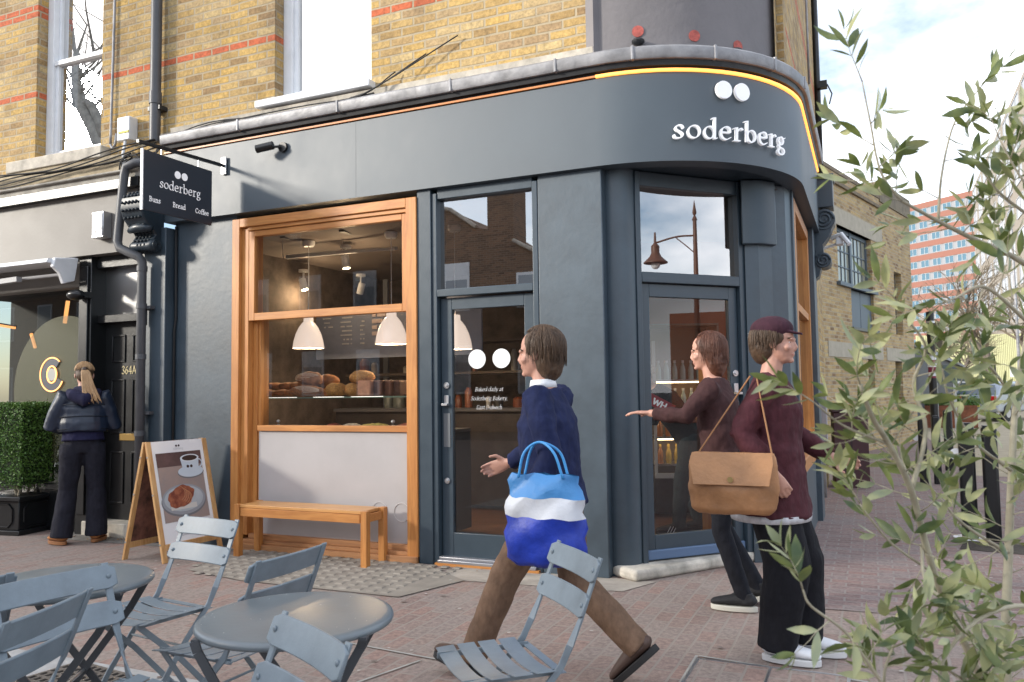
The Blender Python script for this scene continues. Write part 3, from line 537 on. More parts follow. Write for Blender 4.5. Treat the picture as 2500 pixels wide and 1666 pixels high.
B(-3.20, -2.355, 5.73, 5.86, .045, .065).box(-3.20, -2.355, 5.70, 5.80, .02, .045).build('threshold', mat('aluminium sill', (.38, .38, .40), .35, metal=.7), bld, bevel=.004)
B(-3.22, -2.33, 5.695, 5.85, 0, .022).build('threshold_timber', 'oakx', bld)
# ---- corner door (turned about 47 degrees)
D0 = Vector((-1.61, 5.955, 0)); dt = Vector((.682, .732, 0)).normalized(); dm = Matrix((dt, Vector((-dt.y, dt.x, 0)), Vector((0, 0, 1)))).transposed().to_4x4(); dm.translation = D0
def DB(*bx):
    q = MB(); q.T = dm
    for b_ in bx: q.box(*b_)
    return q
DB((0, .045, -.03, .12, .08, 3.04), (.96, 1.06, -.03, .12, .08, 3.04), (.045, .96, -.03, .12, 2.185, 2.265), (.045, .96, -.02, .12, 2.93, 3.04)).build('corner_door_frame', 'paint_s', bld, bevel=.005)
q = MB(); q.T = dm; q.quad((.045, .03, 2.265), (.96, .03, 2.265), (.96, .03, 2.93), (.045, .03, 2.93)); q.build('corner_transom_pane', 'glass_tr', bld, fix=False)
d2 = DB((.05, .13, .01, .055, .09, 2.18), (.875, .955, .01, .055, .09, 2.18), (.13, .875, .01, .055, 2.08, 2.18), (.13, .875, .01, .055, .09, .275)).build('corner_door', 'paint_s', bld, bevel=.004)
q = MB(); q.T = dm; q.quad((.13, .035, .275), (.875, .035, .275), (.875, .035, 2.08), (.13, .035, 2.08)); q.build('corner_door_pane', 'glass', d2, fix=False)
q = DB((.05, .955, -.012, .012, .095, .17)); q.build('weather_bar', mat('blue weather bar', (.10, .16, .27), .4), d2, bevel=.01)
q = MB(); q.T = dm
for z_ in (1.49, .72): q.disc((.915, .01, z_), .026, (0, -1, 0), 24, .014); q.disc((.915, 0, z_), .012, (0, -1, 0), 16, .012)
q.box(.895, .935, -.006, .01, 1.33, 1.41); q.box(.888, .945, -.045, .01, 1.322, 1.342); q.build('lock_set', 'metal', d2, bevel=.002)
q = DB((.885, .945, .004, .0105, .98, 1.27)); q.build('push_plate', mat('satin plate 2', (.22, .24, .26), .35, metal=.7), d2)
# ---- raised letters and dots on the fascia
def onarc(a_deg, z, off=.03):
    a = math.radians(a_deg); return (-1.80+(1.35+off)*math.sin(a), 7.03-(1.35+off)*math.cos(a), z)
mb = MB(); s = .096; wd = textw('soderberg', .13); a0, a1 = 23.3, 65.6
q = lettering('soderberg', lambda u, v: onarc(a0+(a1-a0)*u/wd, 3.19+v*s+.002*(u/wd), .03), pen=(.095, .034), res=.04, italic=.04, track=.13)
o = q.build('fascia_letters', 'letter', bld, fix=False); solid(o, .022, 0)
mb = MB()
for a in (40.2, 46.8):
    c = Vector(onarc(a, 3.568, .012)); nv = Vector((math.sin(math.radians(a)), -math.cos(math.radians(a)), 0)); mb.disc(c, .066, nv, 40, .022)
mb.build('fascia_dot', 'letter', bld, each=1)
# ---- upper sash windows
def upwin(x0, x1, z0, z1, y=5.98):
    f = B(x0, x0+.10, y-.06, y+.1, z0, z1).box(x1-.10, x1, y-.06, y+.1, z0, z1).box(x0+.10, x1-.10, y-.06, y+.1, z0, z0+.07).build('sash_window', 'white', bld, bevel=.005)
    mz = 5.02 if x0 < -7 else 5.75
    B(x0+.10, x0+.15, y-.03, y+.04, z0+.07, mz).box(x1-.15, x1-.10, y-.03, y+.04, z0+.07, mz).box(x0+.15, x1-.15, y-.03, y+.04, z0+.07, z0+.13).build('lower_sash', 'white', f, bevel=.004)
    B(x0+.10, x1-.10, y-.05, y+.03, mz, mz+.05).box(x0+.10, x0+.14, y, y+.05, mz+.05, z1).box(x1-.14, x1-.10, y, y+.05, mz+.05, z1).build('upper_sash', 'white', f, bevel=.004)
    MB().quad((x0+.15, y+.0, z0+.13), (x1-.15, y+.0, z0+.13), (x1-.15, y+.0, mz), (x0+.15, y, mz)).quad((x0+.14, y+.03, mz+.05), (x1-.14, y+.03, mz+.05), (x1-.14, y+.03, z1), (x0+.14, y+.03, z1)).build('pane', 'glass_up', f, fix=False)
    B(x0, x1, 6.3, 6.33, z0, z1).build('room_wall', mat('room behind', (.35, .35, .35), .9), f)
upwin(*up1); upwin(*up2)
B(-5.08, -3.83, 5.70, 5.92, 4.00, 4.065).build('window_sill', 'white', bld, bevel=.008)
B(-8.50, -7.04, 5.68, 5.92, 3.80, 3.925).build('window_sill', 'concrete', bld, bevel=.01)
# ---- neighbour shopfront of the same terrace
B(-12.5, -6.62, 5.70, 5.86, 3.60, 3.80).build('render_band', 'cream', bld)
MB().box(-12.5, -6.40, 5.60, 5.85, 3.50, 3.60).box(-12.5, -6.40, 5.56, 5.85, 3.56, 3.585).build('pale_moulding', mat('dirty white moulding', (.33, .31, .27), .8, var=.4, vscale=5, bump=.4), bld, bevel=.01)
B(-12.5, -6.40, 5.58, 5.85, 3.41, 3.50).build('black_gutter', 'black', bld)
B(-12.5, -6.38, 5.66, 5.85, 2.80, 3.41).build('shop_fascia', 'taupe', bld)
B(-12.5, -7.38, 5.74, 5.85, 2.50, 2.80).build('window_head', 'taupe', bld)
mb = MB().box(-7.37, -7.19, 5.72, 6.1, 0, 2.80).box(-6.50, -6.37, 5.72, 6.1, 0, 2.80).box(-7.19, -6.5, 5.80, 6.05, 2.12, 2.20).box(-7.19, -6.5, 5.78, 6.05, 2.68, 2.80).box(-7.34, -7.22, 5.70, 5.72, .2, 2.7); mb.build('door_surround', 'black', bld, bevel=.006)
MB().quad((-7.19, 5.9, 2.2), (-6.5, 5.9, 2.2), (-6.5, 5.9, 2.68), (-7.19, 5.9, 2.68)).build('fanlight', 'frost', bld, fix=False)
B(-7.19, -6.5, 5.95, 6.1, 2.2, 2.7).build('fanlight_backing', 'soffit', bld)
bd = MB().box(-7.19, -6.5, 5.90, 5.95, .14, 2.12).build('panelled_door', 'black', bld)
mb = MB()
for (x0, x1, z0, z1) in ((-7.09, -6.90, 1.72, 2.0), (-6.80, -6.61, 1.72, 2.0), (-7.09, -6.90, 1.0, 1.55), (-6.80, -6.61, 1.0, 1.55), (-7.09, -6.90, .3, .82), (-6.80, -6.61, .3, .82)):
    for a in ((x0, x1, z0, z0+.018), (x0, x1, z1-.018, z1), (x0, x0+.018, z0+.018, z1-.018), (x1-.018, x1, z0+.018, z1-.018)): mb.box(a[0], a[1], 5.888, 5.901, a[2], a[3])
mb.build('panel_moulding', 'black', bd, bevel=.004, each=4)
s = .05; mb = lettering('364A', lambda u, v: (-6.945+u*s, 5.893, 1.60+v*s*1.1), pen=(.10, .045)); mb.build('door_number', mat('old gold', (.55, .45, .22), .5), bd)
B(-6.96, -6.70, 5.888, 5.90, .93, 1.0).build('letter_plate', mat('brass', (.30, .20, .07), .4, metal=.8), bd, bevel=.003)
B(-7.25, -6.45, 5.70, 6.0, 0, .14).build('door_step', 'concrete', bld, bevel=.01)
wd_ = MB().box(-12.5, -7.38, 5.80, 5.9, 0, .42).box(-7.44, -7.38, 5.78, 5.9, .42, 2.52).box(-12.5, -7.38, 5.78, 5.9, .42, .48).build('barber_window', 'black', bld, bevel=.004)
M['shopglass'] = glassm('barber window glass', (.62, .64, .62), .8)
MB().quad((-12.5, 5.86, .48), (-7.44, 5.86, .48), (-7.44, 5.86, 2.52), (-12.5, 5.86, 2.52)).build('barber_pane', 'shopglass', wd_, fix=False)
olive = mat('olive window vinyl', (.085, .088, .035), .6)
olive.node_tree.nodes['Principled BSDF'].inputs['Alpha'].default_value = .55
_a0 = math.acos(.30/.78); MB().add([(-7.745+.78*math.cos(_a0+(2*PI-2*_a0)*k/60), 5.853, 1.45+.78*math.sin(_a0+(2*PI-2*_a0)*k/60)) for k in range(61)], [tuple(range(61))]).build('window_disc', olive, wd_, fix=False)
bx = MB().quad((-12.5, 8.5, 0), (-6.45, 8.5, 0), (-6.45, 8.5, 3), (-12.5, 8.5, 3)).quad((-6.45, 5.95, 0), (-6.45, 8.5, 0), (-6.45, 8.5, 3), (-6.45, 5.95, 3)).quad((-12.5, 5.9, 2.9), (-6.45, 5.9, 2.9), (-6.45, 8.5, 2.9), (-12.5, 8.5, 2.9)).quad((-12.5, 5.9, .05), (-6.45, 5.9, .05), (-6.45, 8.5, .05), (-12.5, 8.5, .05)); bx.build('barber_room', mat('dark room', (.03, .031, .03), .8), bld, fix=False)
B(-8.4, -7.5, 7.6, 7.65, .5, 2.1).build('barber_mirror', mat('mirror', (.35, .37, .36), .15, metal=.9), bld)
# ================================================================== THINGS ON THE FACADES
# ---- hanging sign
hs = thing('hanging_sign', 'dark square projecting sign reading soderberg Buns Bread Coffee on a black arm', 'sign', (-5.40, 5.66, 3.5))
def loc_child(o, t): o.parent = t; o.matrix_parent_inverse = Matrix.Translation(-t.location); return o
loc_child(MB().bar((-5.40, 5.66, 3.49), (-5.40, 4.70, 3.455), .026, .026).build('arm', 'black'), hs)
loc_child(B(-5.43, -5.37, 5.655, 5.672, 3.41, 3.57).build('wall_plate', 'metal', bevel=.003), hs)
pl = loc_child(B(-5.422, -5.402, 4.76, 5.52, 2.905, 3.405).build('sign_panel', mat('navy sign face', (.030, .036, .048), .30, spec=.6), bevel=.003), hs)
pl.data.materials.append(M['white'])
mb = MB()
for yy in (4.95, 5.36): mb.tube([(-5.41, yy, 3.40), (-5.405, yy, 3.47)], .006, 6)
loc_child(mb.build('hook', 'metal'), hs)
loc_child(B(-5.424, -5.400, 4.752, 4.762, 2.90, 3.41).build('edge_trim', 'white'), hs)
def signtxt(txt, yc, zb, s, name, tr=0, pen=(.10, .04), sl=0):
    w_ = textw(txt, tr)*s; q = lettering(txt, lambda u, v: (-5.398, yc-w_/2+u*s, zb+v*s), pen=pen, res=.06, track=tr); loc_child(q.build(name, 'letter'), hs)
signtxt('soderberg', 5.155, 3.125, .05, 'sign_name', .08)
for a, y_ in (('Buns', 4.88), ('Bread', 5.14), ('Coffee', 5.40)): signtxt(a, y_, 2.985, .028, 'sign_word', .04, (.12, .07))
mb = MB().disc((-5.401, 5.12, 3.272), .033, (1, 0, 0), 32, .003).disc((-5.401, 5.197, 3.272), .033, (1, 0, 0), 32, .003); loc_child(mb.build('sign_dots', 'letter'), hs)
# ---- small wall spotlight
t = thing('wall_spotlight', 'small black spotlight on the grey fascia right of the hanging sign', 'spotlight')
MB().disc((-4.72, 5.68, 3.575), .045, (0, -1, 0), 24, .025).build('wall_mount', 'black', t)
MB().tube([(-4.74, 5.64, 3.575), (-4.80, 5.60, 3.57)], .012, 8).tube([(-4.78, 5.61, 3.585), (-4.93, 5.56, 3.555)], .036, 20).build('lamp_head', 'black', t, bevel=.003)
# ---- carved consoles
def console(name, label, prof, width, T, beads):
    t = thing(name, label, 'corbel'); mb = MB(); mb.T = T
    mb.prism([(0, p[0], p[1]) for p in prof], (width, 0, 0)); mb.build('scroll', 'paint_d', t, bevel=.012, seg=3)
    return t
# left: profile in the (y, z) plane, y negative = towards the street
cons = []
base = Vector((-6.42, 5.70, 0))
pf = [(0, 3.30), (-.20, 3.30), (-.27, 3.24), (-.285, 3.14), (-.25, 3.05), (-.18, 2.97), (-.13, 2.93), (-.105, 2.90), (-.13, 2.87), (-.15, 2.82), (-.13, 2.77), (-.08, 2.745), (0, 2.75)]
c = console('carved_corbel', 'ornate black carved scroll corbel behind the hanging sign', pf, .27, Matrix.Translation((-6.42, 5.68, 0)), None)
mb = MB()
for xx in (-6.38, -6.33, -6.285, -6.24, -6.195):
    path = [(xx, 5.68+y*1.03, z) for y, z in crv([(p[0], p[1], 0) for p in pf[1:12]], 4) and [(q.x, q.y) for q in crv([(p[0], p[1], 0) for p in pf[1:12]], 4)]]
    for i in range(0, len(path), 3): mb.ell(path[i], (.015, .014, .014), 10, 7)
mb.build('carved_bead', mat('dull carved paint', (.010, .018, .026), .65), c, smooth=2, each=1)
mb = MB().tube([(-6.44, 5.57, 2.80), (-6.40, 5.57, 2.80), (-6.32, 5.57, 2.80), (-6.22, 5.57, 2.80), (-6.16, 5.57, 2.80), (-6.13, 5.57, 2.80)], [.045, .062, .05, .05, .064, .045], 18).tube([(-6.43, 5.52, 2.95), (-6.36, 5.50, 2.96), (-6.28, 5.49, 2.965), (-6.20, 5.50, 2.96), (-6.14, 5.52, 2.95)], [.025, .04, .045, .04, .025], 14)
for k in range(3): mb.tube([(-6.128+k*.004, 5.57+(.045-.014*k)*math.cos(a*PI/8), 2.80+(.045-.014*k)*math.sin(a*PI/8)) for a in range(17)], .006, 6)
mb.build('acanthus_roll', 'paint_d', c, smooth=2)
# right: at the far end of the side fascia
t = thing('scroll_corbel', 'dark blue scrolled corbel with square cap at the far end of the curved fascia', 'corbel')
yy = 9.22; mb = MB().box(-.52, -.30, yy, yy+.28, 3.30, 3.64); mb.box(-.54, -.285, yy-.01, yy+.29, 3.60, 3.66); mb.build('cap_block', 'paint_s', t, bevel=.008)
def spiral(cx, cz, r0, turns, y, hand=1, a0=0):
    return [(cx+(r0*(1-.78*k/(turns*16)))*math.cos(a0+hand*k*PI/8), y, cz+(r0*(1-.78*k/(turns*16)))*math.sin(a0+hand*k*PI/8)) for k in range(int(turns*16)+1)]
mb = MB().tube([(-.40, yy, 3.17), (-.40, yy+.26, 3.17)], .115, 28).tube([(-.42, yy, 2.73), (-.42, yy+.26, 2.73)], .082, 24)
mb.prism([(-.30, yy+.01, 3.12), (-.36, yy+.01, 2.98), (-.42, yy+.01, 2.90), (-.41, yy+.01, 2.80), (-.50, yy+.01, 2.76), (-.51, yy+.01, 3.2), (-.4, yy+.01, 3.28)], (0, .24, 0)); mb.prism([(-.50, yy+.02, 2.72), (-.44, yy+.02, 2.66), (-.47, yy+.02, 2.56), (-.52, yy+.02, 2.52)], (0, .2, 0))
mb.build('scroll', 'paint_s', t, bevel=.006)
MB().tube(spiral(-.40, 3.17, .10, 2, yy-.004), .014, 8).tube(spiral(-.42, 2.73, .07, 1.6, yy-.004), .012, 8).build('spiral_relief', 'paint_s', t, smooth=2, each=1)
# ---- pipes
def P5(x, y, Y): return tuple(at_y(x, y, Y))
t = thing('downpipe', 'tall dark grey downpipe running up the yellow brick above the sign', 'downpipe')
MB().tube([(-6.34, 5.72, 3.86), (-6.33, 5.72, 9.5)], .052, 18).tube([(-6.34, 5.72, 4.24), (-6.34, 5.72, 4.36)], .060, 18).build('pipe', 'pipe', t, smooth=True)
MB().box(-6.42, -6.26, 5.70, 5.80, 4.18, 4.22).build('pipe_clip', 'dkmetal', t)
t = thing('cranked_downpipe', 'black downpipe with two bends passing the carved corbel down to the pavement', 'downpipe')
pp = [P5(372, 397, 5.62), P5(330, 398, 5.54), P5(308, 408, 5.52), P5(303, 430, 5.52), P5(287, 590, 5.50), P5(292, 606, 5.50), P5(340, 628, 5.54), P5(347, 640, 5.56)]; pb = pp[-1]; pp += [(pb[0], 5.56, pb[2]-.1), (pb[0], 5.56, .02)]
MB().tube(pp, .042, 16).build('pipe', 'pipe', t, smooth=2)
mb = MB()
for z_ in (2.56, 2.2, 1.72, 1.0): mb.tube([(pb[0], 5.56, z_), (pb[0], 5.56, z_+.05)], .049, 16)
mb.box(pb[0]-.03, pb[0]+.09, 5.58, 5.66, 2.2, 2.23).box(pb[0]-.03, pb[0]+.09, 5.58, 5.66, 1.2, 1.23); mb.build('collar', 'pipe', t, smooth=True, each=1)
t = thing('thin_waste_pipe', 'thin dark waste pipe beside the cranked downpipe on the blue pier', 'pipe')
MB().tube([(-6.31, 5.60, .05), (-6.31, 5.60, 2.62)], .016, 10).tube([(-6.31, 5.60, 2.05), (-6.31, 5.60, 2.2)], .026, 10).tube([(-6.31, 5.60, .82), (-6.31, 5.60, .95)], .026, 10).build('pipe', 'pipe', t, smooth=2)
tag(MB().tube([(-6.075, 5.74, 0.02), (-6.075, 5.74, 2.0), (-6.06, 5.745, 2.1), (-6.065, 5.74, 3.0)], .012, 8).build('wall_cable', 'rubber', smooth=2), 'single black cable running down the corner of the dark blue pier', 'cable')
tag(MB().tube([(-7.02, 5.775, 3.95), (-7.01, 5.77, 4.05), (-6.98, 5.775, 6.0), (-6.97, 5.775, 9)], .013, 8).tube([(-7.02, 5.775, 3.95), (-6.99, 5.775, 3.9), (-6.95, 5.775, 3.94), (-6.94, 5.78, 4.05)], .013, 8).build('conduit', 'lead', smooth=2), 'thin pale metal conduit hooked at the bottom beside the left sash window', 'conduit')
t = thing('junction_box', 'small white plastic junction box on the brick above the hanging sign', 'junction box')
B(-6.83, -6.66, 5.69, 5.80, 3.93, 4.17).build('box', 'white', t, bevel=.01); B(-6.80, -6.66, 5.682, 5.69, 4.0, 4.02).build('label_strip', mat('yellow tape', (.6, .55, .1), .6), t)
MB().tube([(-6.74, 5.72, 3.93), (-6.76, 5.71, 3.8), (-6.72, 5.69, 3.72), (-6.70, 5.66, 3.64)], .016, 7).build('cable_loop', 'white', t, smooth=2)
t = thing('alarm_box', 'square grey alarm box with a worn face on the taupe fascia', 'alarm box'); B(-7.0, -6.84, 5.56, 5.66, 2.94, 3.20).build('box', 'metal', t, bevel=.006)
B(-6.99, -6.85, 5.555, 5.561, 2.96, 3.18).build('face', mat('worn silver face', (.55, .56, .58), .5, var=.5, vscale=22), t)
# cables above the neighbour fascia and on the lead coping
rnd = random.Random(3); mb = MB()
for k in range(5):
    pts = []
    for i in range(14): x = -10+i*.29; pts.append((x, 5.66-.012*k, 3.66+.022*k+.045*math.sin(i*.9+k)*.5+max(0, (x+7.6))*.07))
    mb.tube(crv(pts, 3), .008, 5)
for k in range(9):
    a = rnd.uniform(0, 6); pts = [(-6.58+.13*math.cos(a+j*.7)+.02*k, 5.64-.02*rnd.random(), 3.62+.14*math.sin(a+j*.7)-.012*k) for j in range(7)]; mb.tube(crv(pts, 4), .007, 5)
for k in range(3):
    pts = [(-6.3+.05*k, 5.66, 3.55), (-6.2, 5.65, 3.75+.02*k), (-5.6, 5.69, 3.90+.02*k), (-4.6, 5.70, 3.93-.03*k), (-3.9, 5.67, 3.91), (-3.6+k*.3, 5.76, 4.1+.1*k)]; mb.tube(crv(pts, 5), .006, 5)
tag(mb.build('cable_bundle', 'rubber', smooth=2), 'tangle of loose black cables strung along the ledge above both shop signs', 'cables')
t = thing('ledge_connector', 'small black cable connector lying on the lead coping under the right window', 'connector'); MB().tube([(-4.02, 5.70, 3.905), (-3.86, 5.70, 3.915)], [.02, .026], 10).build('plug_body', 'rubber', t, smooth=True); MB().tube([(-3.86, 5.70, 3.915), (-3.78, 5.70, 3.92)], .012, 8).build('plug_tip', 'rubber', t)
# ---- side wall odds
t = thing('side_downpipe', 'pale grey downpipe with a square boot low on the side wall', 'downpipe'); MB().tube([(-.56, 10.45, .05), (-.56, 10.45, 1.25)], .028, 10).build('pipe', 'lead', t, smooth=2); B(-.58, -.50, 10.38, 10.5, 0.72, 1.42).build('boot', mat('light grey box', (.35, .33, .35), .5), t, bevel=.01)
t = thing('aerial_bracket', 'white aerial bracket and rod at the top of the side brick wall', 'bracket')
MB().tube([(-.60, 9.2, 6.05), (-.47, 9.2, 6.08)], .05, 14).tube([(-.49, 9.15, 6.08), (-.38, 9.25, 6.12)], .03, 10).build('bracket', 'white', t, smooth=2); MB().tube([(-.50, 9.3, 6.0), (-.50, 9.3, 4.7)], .012, 8).build('rod', 'lead', t, smooth=2)
t = thing('side_gutter', 'black gutter edge running along the top of the side wall', 'gutter'); MB().tube([(-.56, 12.45, 3.9), (-.56, 12.45, 8.5)], .045, 10).build('gutter_pipe', 'black', t, smooth=2); MB().box(-.55, -.42, 12.3, 12.42, 5.7, 5.8).tube([(-.42, 12.35, 5.75), (-.36, 12.35, 5.6), (-.40, 12.35, 5.45)], .01, 6).build('hook', 'black', t)
t = thing('security_camera', 'white security camera on the side of the scrolled corbel', 'camera'); MB().box(-.30, -.22, 9.55, 9.68, 2.94, 3.02).tube([(-.35, 9.6, 3.02), (-.24, 9.55, 3.05), (-.16, 9.5, 2.92)], .03, 8).build('body', 'white', t, bevel=.01); MB().tube([(-.5, 9.62, 2.9), (-.28, 9.62, 2.96)], .016, 8).build('bracket', 'white', t)
mb = MB()
for k in range(6):
    pts = [(-.585, 9.45+.12*k+.05*math.sin(j*1.7+k*2), 2.9-j*.28) for j in range(9)]; mb.tube(crv(pts, 3), .008, 5)
tag(mb.build('wall_cables', 'rubber', smooth=2), 'loose cables hanging down the brown side wall past the corner', 'cables')
# ---- neighbour: awning, dome camera, box hedge, barber things
t = thing('awning', 'folded white awning cassette over the barber shop window', 'awning')
MB().prism([(-12.5, 5.66, 2.79), (-12.5, 5.36, 2.74), (-12.5, 5.34, 2.70), (-12.5, 5.60, 2.70)], (5.15, 0, 0)).build('cassette', 'white', t)
MB().prism([(-7.35, 5.66, 2.78), (-7.35, 5.40, 2.75), (-7.35, 5.38, 2.66), (-7.35, 5.46, 2.60), (-7.35, 5.50, 2.50), (-7.35, 5.62, 2.54)], (.05, 0, 0)).build('end_cap', 'white', t, bevel=.01)
MB().tube([(-12, 5.50, 2.58), (-7.4, 5.52, 2.60)], .018, 8).bar((-10.5, 5.45, 2.50), (-7.9, 5.45, 2.58), .05, .06).build('folding_arm', mat('awning arm', (.32, .32, .33), .5), t)
t = thing('dome_camera', 'black dome camera on the black pilaster under the awning', 'camera'); MB().ell((-7.28, 5.62, 2.40), (.10, .08, .055), 16, 10).build('dome', 'black', t, smooth=2); MB().box(-7.24, -7.18, 5.64, 5.73, 2.37, 2.43).build('mount', 'black', t)
def strip(name, label, a, b, cat='light', st=2.2, m=None):
    t = thing(name, label, cat); d = Vector(b)-Vector(a)
    MB().bar(a, b, .03, .03).build('lamp', m or M['neon'], t); MB().bar(Vector(a)+Vector((0, .02, .016)), Vector(b)+Vector((0, .02, .016)), .036, .012).build('housing', 'dkmetal', t)
M['neon'] = emis('warm light bar', (1, .42, .14), 1.0)
strip('light_bar', 'warm linear lamp slanting down at the edge of the barber window', at_y(166, 735, 6.3), at_y(158, 790, 6.3)); strip('light_bar', 'warm linear lamp hanging deepest in the barber shop', at_y(76, 815, 7.5), at_y(86, 850, 7.5))
strip('light_bar', 'faint linear lamp under the awning at the left edge', at_y(-40, 721, 6.2), at_y(42, 710, 6.2)); strip('light_bar', 'thin linear lamp low in the dark barber shop at far left', at_y(-30, 790, 7.2), at_y(36, 801, 7.2))
t = thing('barber_logo', 'dark open ring letter with glowing orange outline on the olive window disc', 'sign')
c0 = at_y(131, 915, 5.86); mb = MB(); mb2 = MB()
for k in range(26):
    a0_ = math.radians(50+k*11); a1_ = math.radians(50+(k+1)*11); f = lambda a, r, y: (c0.x+r*math.cos(a), y, c0.z+r*math.sin(a))
    mb.quad(f(a0_, .095, 5.845), f(a1_, .095, 5.845), f(a1_, .175, 5.845), f(a0_, .175, 5.845))
mb2.tube([(c0.x+.178*math.cos(math.radians(50+k*11)), 5.838, c0.z+.178*math.sin(math.radians(50+k*11))) for k in range(27)], .007, 6); mb2.tube([(c0.x+.072*math.cos(k*PI/10), 5.838, c0.z+.088*math.sin(k*PI/10)) for k in range(21)], .008, 6)
o = mb.build('ring', mat('blue black ring', (.02, .03, .05), .5), t, fix=False); solid(o, .01, 0); mb2.build('glow_edge', M['neon'], t); MB().disc(c0+Vector((0, -.02, 0)), .066, (0, -1, 0), 24, .004).build('centre_disc', mat('grey disc', (.35, .35, .33), .5), t)
t = thing('barber_chair', 'black padded barber chair with chrome arms behind the window', 'barber chair', tuple(at_z(128, 1262, .05)*1.0))
t.location = (-7.95, 6.6, .05)
B(-.25, .25, -.06, .06, .75, 1.25).build('backrest', 'black', t, bevel=.03); B(-.25, .25, -.5, 0, .50, .62).build('seat', 'black', t, bevel=.03)
for sx in (-.3, .3): B(sx-.03, sx+.03, -.42, .04, .74, .80).build('armrest', 'black', t, bevel=.015); MB().tube([(sx, .02, .55), (sx, -.02, .74), (sx, -.40, .74), (sx, -.44, .55)], .014, 8).build('arm_frame', 'metal', t)
MB().cyl((0, -.2, .05), (0, -.2, .5), .05).lathe([(.0, .05), (.3, .03), (.3, .0), (0, 0)], (0, -.2, 0)).build('pedestal', 'metal', t); B(-.2, .2, -.75, -.6, .2, .24).build('footrest', 'metal', t); B(-.11, .11, -.05, .03, 1.28, 1.44).build('headrest', 'black', t, bevel=.02)
# hedge in a planter
t = thing('planter_box', 'black square planter with octagonal panels beside the barber window', 'planter', (-8.17, 5.66, 0), .15)
mb = MB().prism([(-.33, -.27, 0), (.33, -.27, 0), (.33, .27, 0), (-.33, .27, 0)], (0, 0, .05)).box(-.30, .30, -.245, .245, .05, .34).box(-.34, .34, -.28, .28, .34, .385); mb.build('box', 'black', t, bevel=.008)
mb = MB(); oc = lambda w, h: [(-w+.05, -h), (w-.05, -h), (w, -h+.05), (w, h-.05), (w-.05, h), (-w+.05, h), (-w, h-.05), (-w, -h+.05), (-w+.05, -h)]
mb.tube([(x, -.252, .195+z) for x, z in oc(.22, .115)], .008, 6); mb.tube([(.307, x, .195+z) for x, z in oc(.19, .115)], .008, 6); mb.build('octagon_moulding', 'black', t)
M['leaf_box'] = mat('box leaf', (.055, .13, .022), .5, var=.6, vscale=14, vcol=(.11, .21, .03)); M['bark'] = mat('pale bark', (.33, .28, .20), .85, var=.3, vscale=20, bump=.4)
def leafcloud(name, m, pts, size, rnd, parent, aspect=.55):
    mb = MB(); vs = []; fs = []
    for p in pts:
        s = size*rnd.uniform(.7, 1.3); a = rnd.uniform(0, 6.28); b = rnd.uniform(-1.2, 1.2); d = Vector((math.cos(a)*math.cos(b), math.sin(a)*math.cos(b), math.sin(b))); q = d.cross(Vector((rnd.gauss(0, 1), rnd.gauss(0, 1), rnd.gauss(0, 1)))).normalized()
        k = len(vs); p = Vector(p); vs += [p-d*s, p+q*s*aspect, p+d*s, p-q*s*aspect]; fs.append((k, k+1, k+2, k+3))
    return mb.add(vs, fs).build(name, m, parent, fix=False)
rnd = random.Random(11)
t = thing('box_hedge', 'tall clipped green box hedge growing in the black planter', 'hedge', (-8.17, 5.66, .33), .15)
pts = []
for i in range(15000):
    x, y, z = rnd.uniform(-.30, .30), rnd.uniform(-.24, .24), rnd.uniform(.12, 1.0); f = rnd.random()
    k = rnd.randrange(4); j = rnd.gauss(0, .012)
    if k == 0: x = .29+j
    elif k == 1: y = -.23+j
    elif k == 2: z = .97+j
    if z < .2 and f < .55: continue
    pts.append((x, y, z))
leafcloud('foliage', 'leaf_box', pts, .011, rnd, t, .6)
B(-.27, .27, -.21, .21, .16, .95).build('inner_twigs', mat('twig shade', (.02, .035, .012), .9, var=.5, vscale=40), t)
mb = MB()
for i in range(9): x, y = rnd.uniform(-.2, .2), rnd.uniform(-.15, .15); mb.tube([(x, y, 0), (x+rnd.uniform(-.05, .05), y, .1), (x+rnd.uniform(-.1, .1), y+rnd.uniform(-.05, .05), .25)], .014, 6)
mb.build('stem', 'bark', t)
# ---- sandwich board
t = thing('sandwich_board', 'pine framed pavement board with a poster of coffee cup and pastry', 'pavement sign', (-5.58, 5.30, 0))
for sx, nm in ((1, 'front'), (-1, 'rear')):
    for sy in (-.31, .31): MB().bar((.23*sx, sy, 0), (.012*sx, sy, .985), .045, .022, (0, 1, 0)).build('leg', 'pine', t, bevel=.002)
    MB().bar((.205*sx, -.29, .12), (.205*sx, .29, .12), .022, .05, (1, 0, 0)).build('rail', 'pine', t, bevel=.002)
def board_pt(u, v, off=.0, sx=1):  # u 0..1 across (camera left to right), v 0..1 up
    a = Vector((.20*sx, -.285, .14)); b = Vector((.014*sx, -.285, .985)); n_ = Vector((.978, 0, .21)); p = a+(b-a)*v; p.y += .57*u; return p + Vector((n_.x*sx, 0, n_.z))*off
def bq(u0, u1, v0, v1, off): return MB().quad(board_pt(u0, v0, off), board_pt(u1, v0, off), board_pt(u1, v1, off), board_pt(u0, v1, off))
o = bq(0, 1, 0, 1, .0).build('poster_panel', 'whiteflat', t, fix=False)
o2 = MB().quad(board_pt(0, 0, 0, -1), board_pt(1, 0, 0, -1), board_pt(1, 1, 0, -1), board_pt(0, 1, 0, -1)).build('rear_panel', mat('rear poster', (.12, .05, .035), .6, var=.8, vscale=9), t, fix=False)
bq(.06, .93, .20, .88, .003).build('poster_photo', mat('poster table top', (.26, .225, .215), .6, var=.12, vscale=3, vcol=(.40, .28, .23)), t, fix=False)
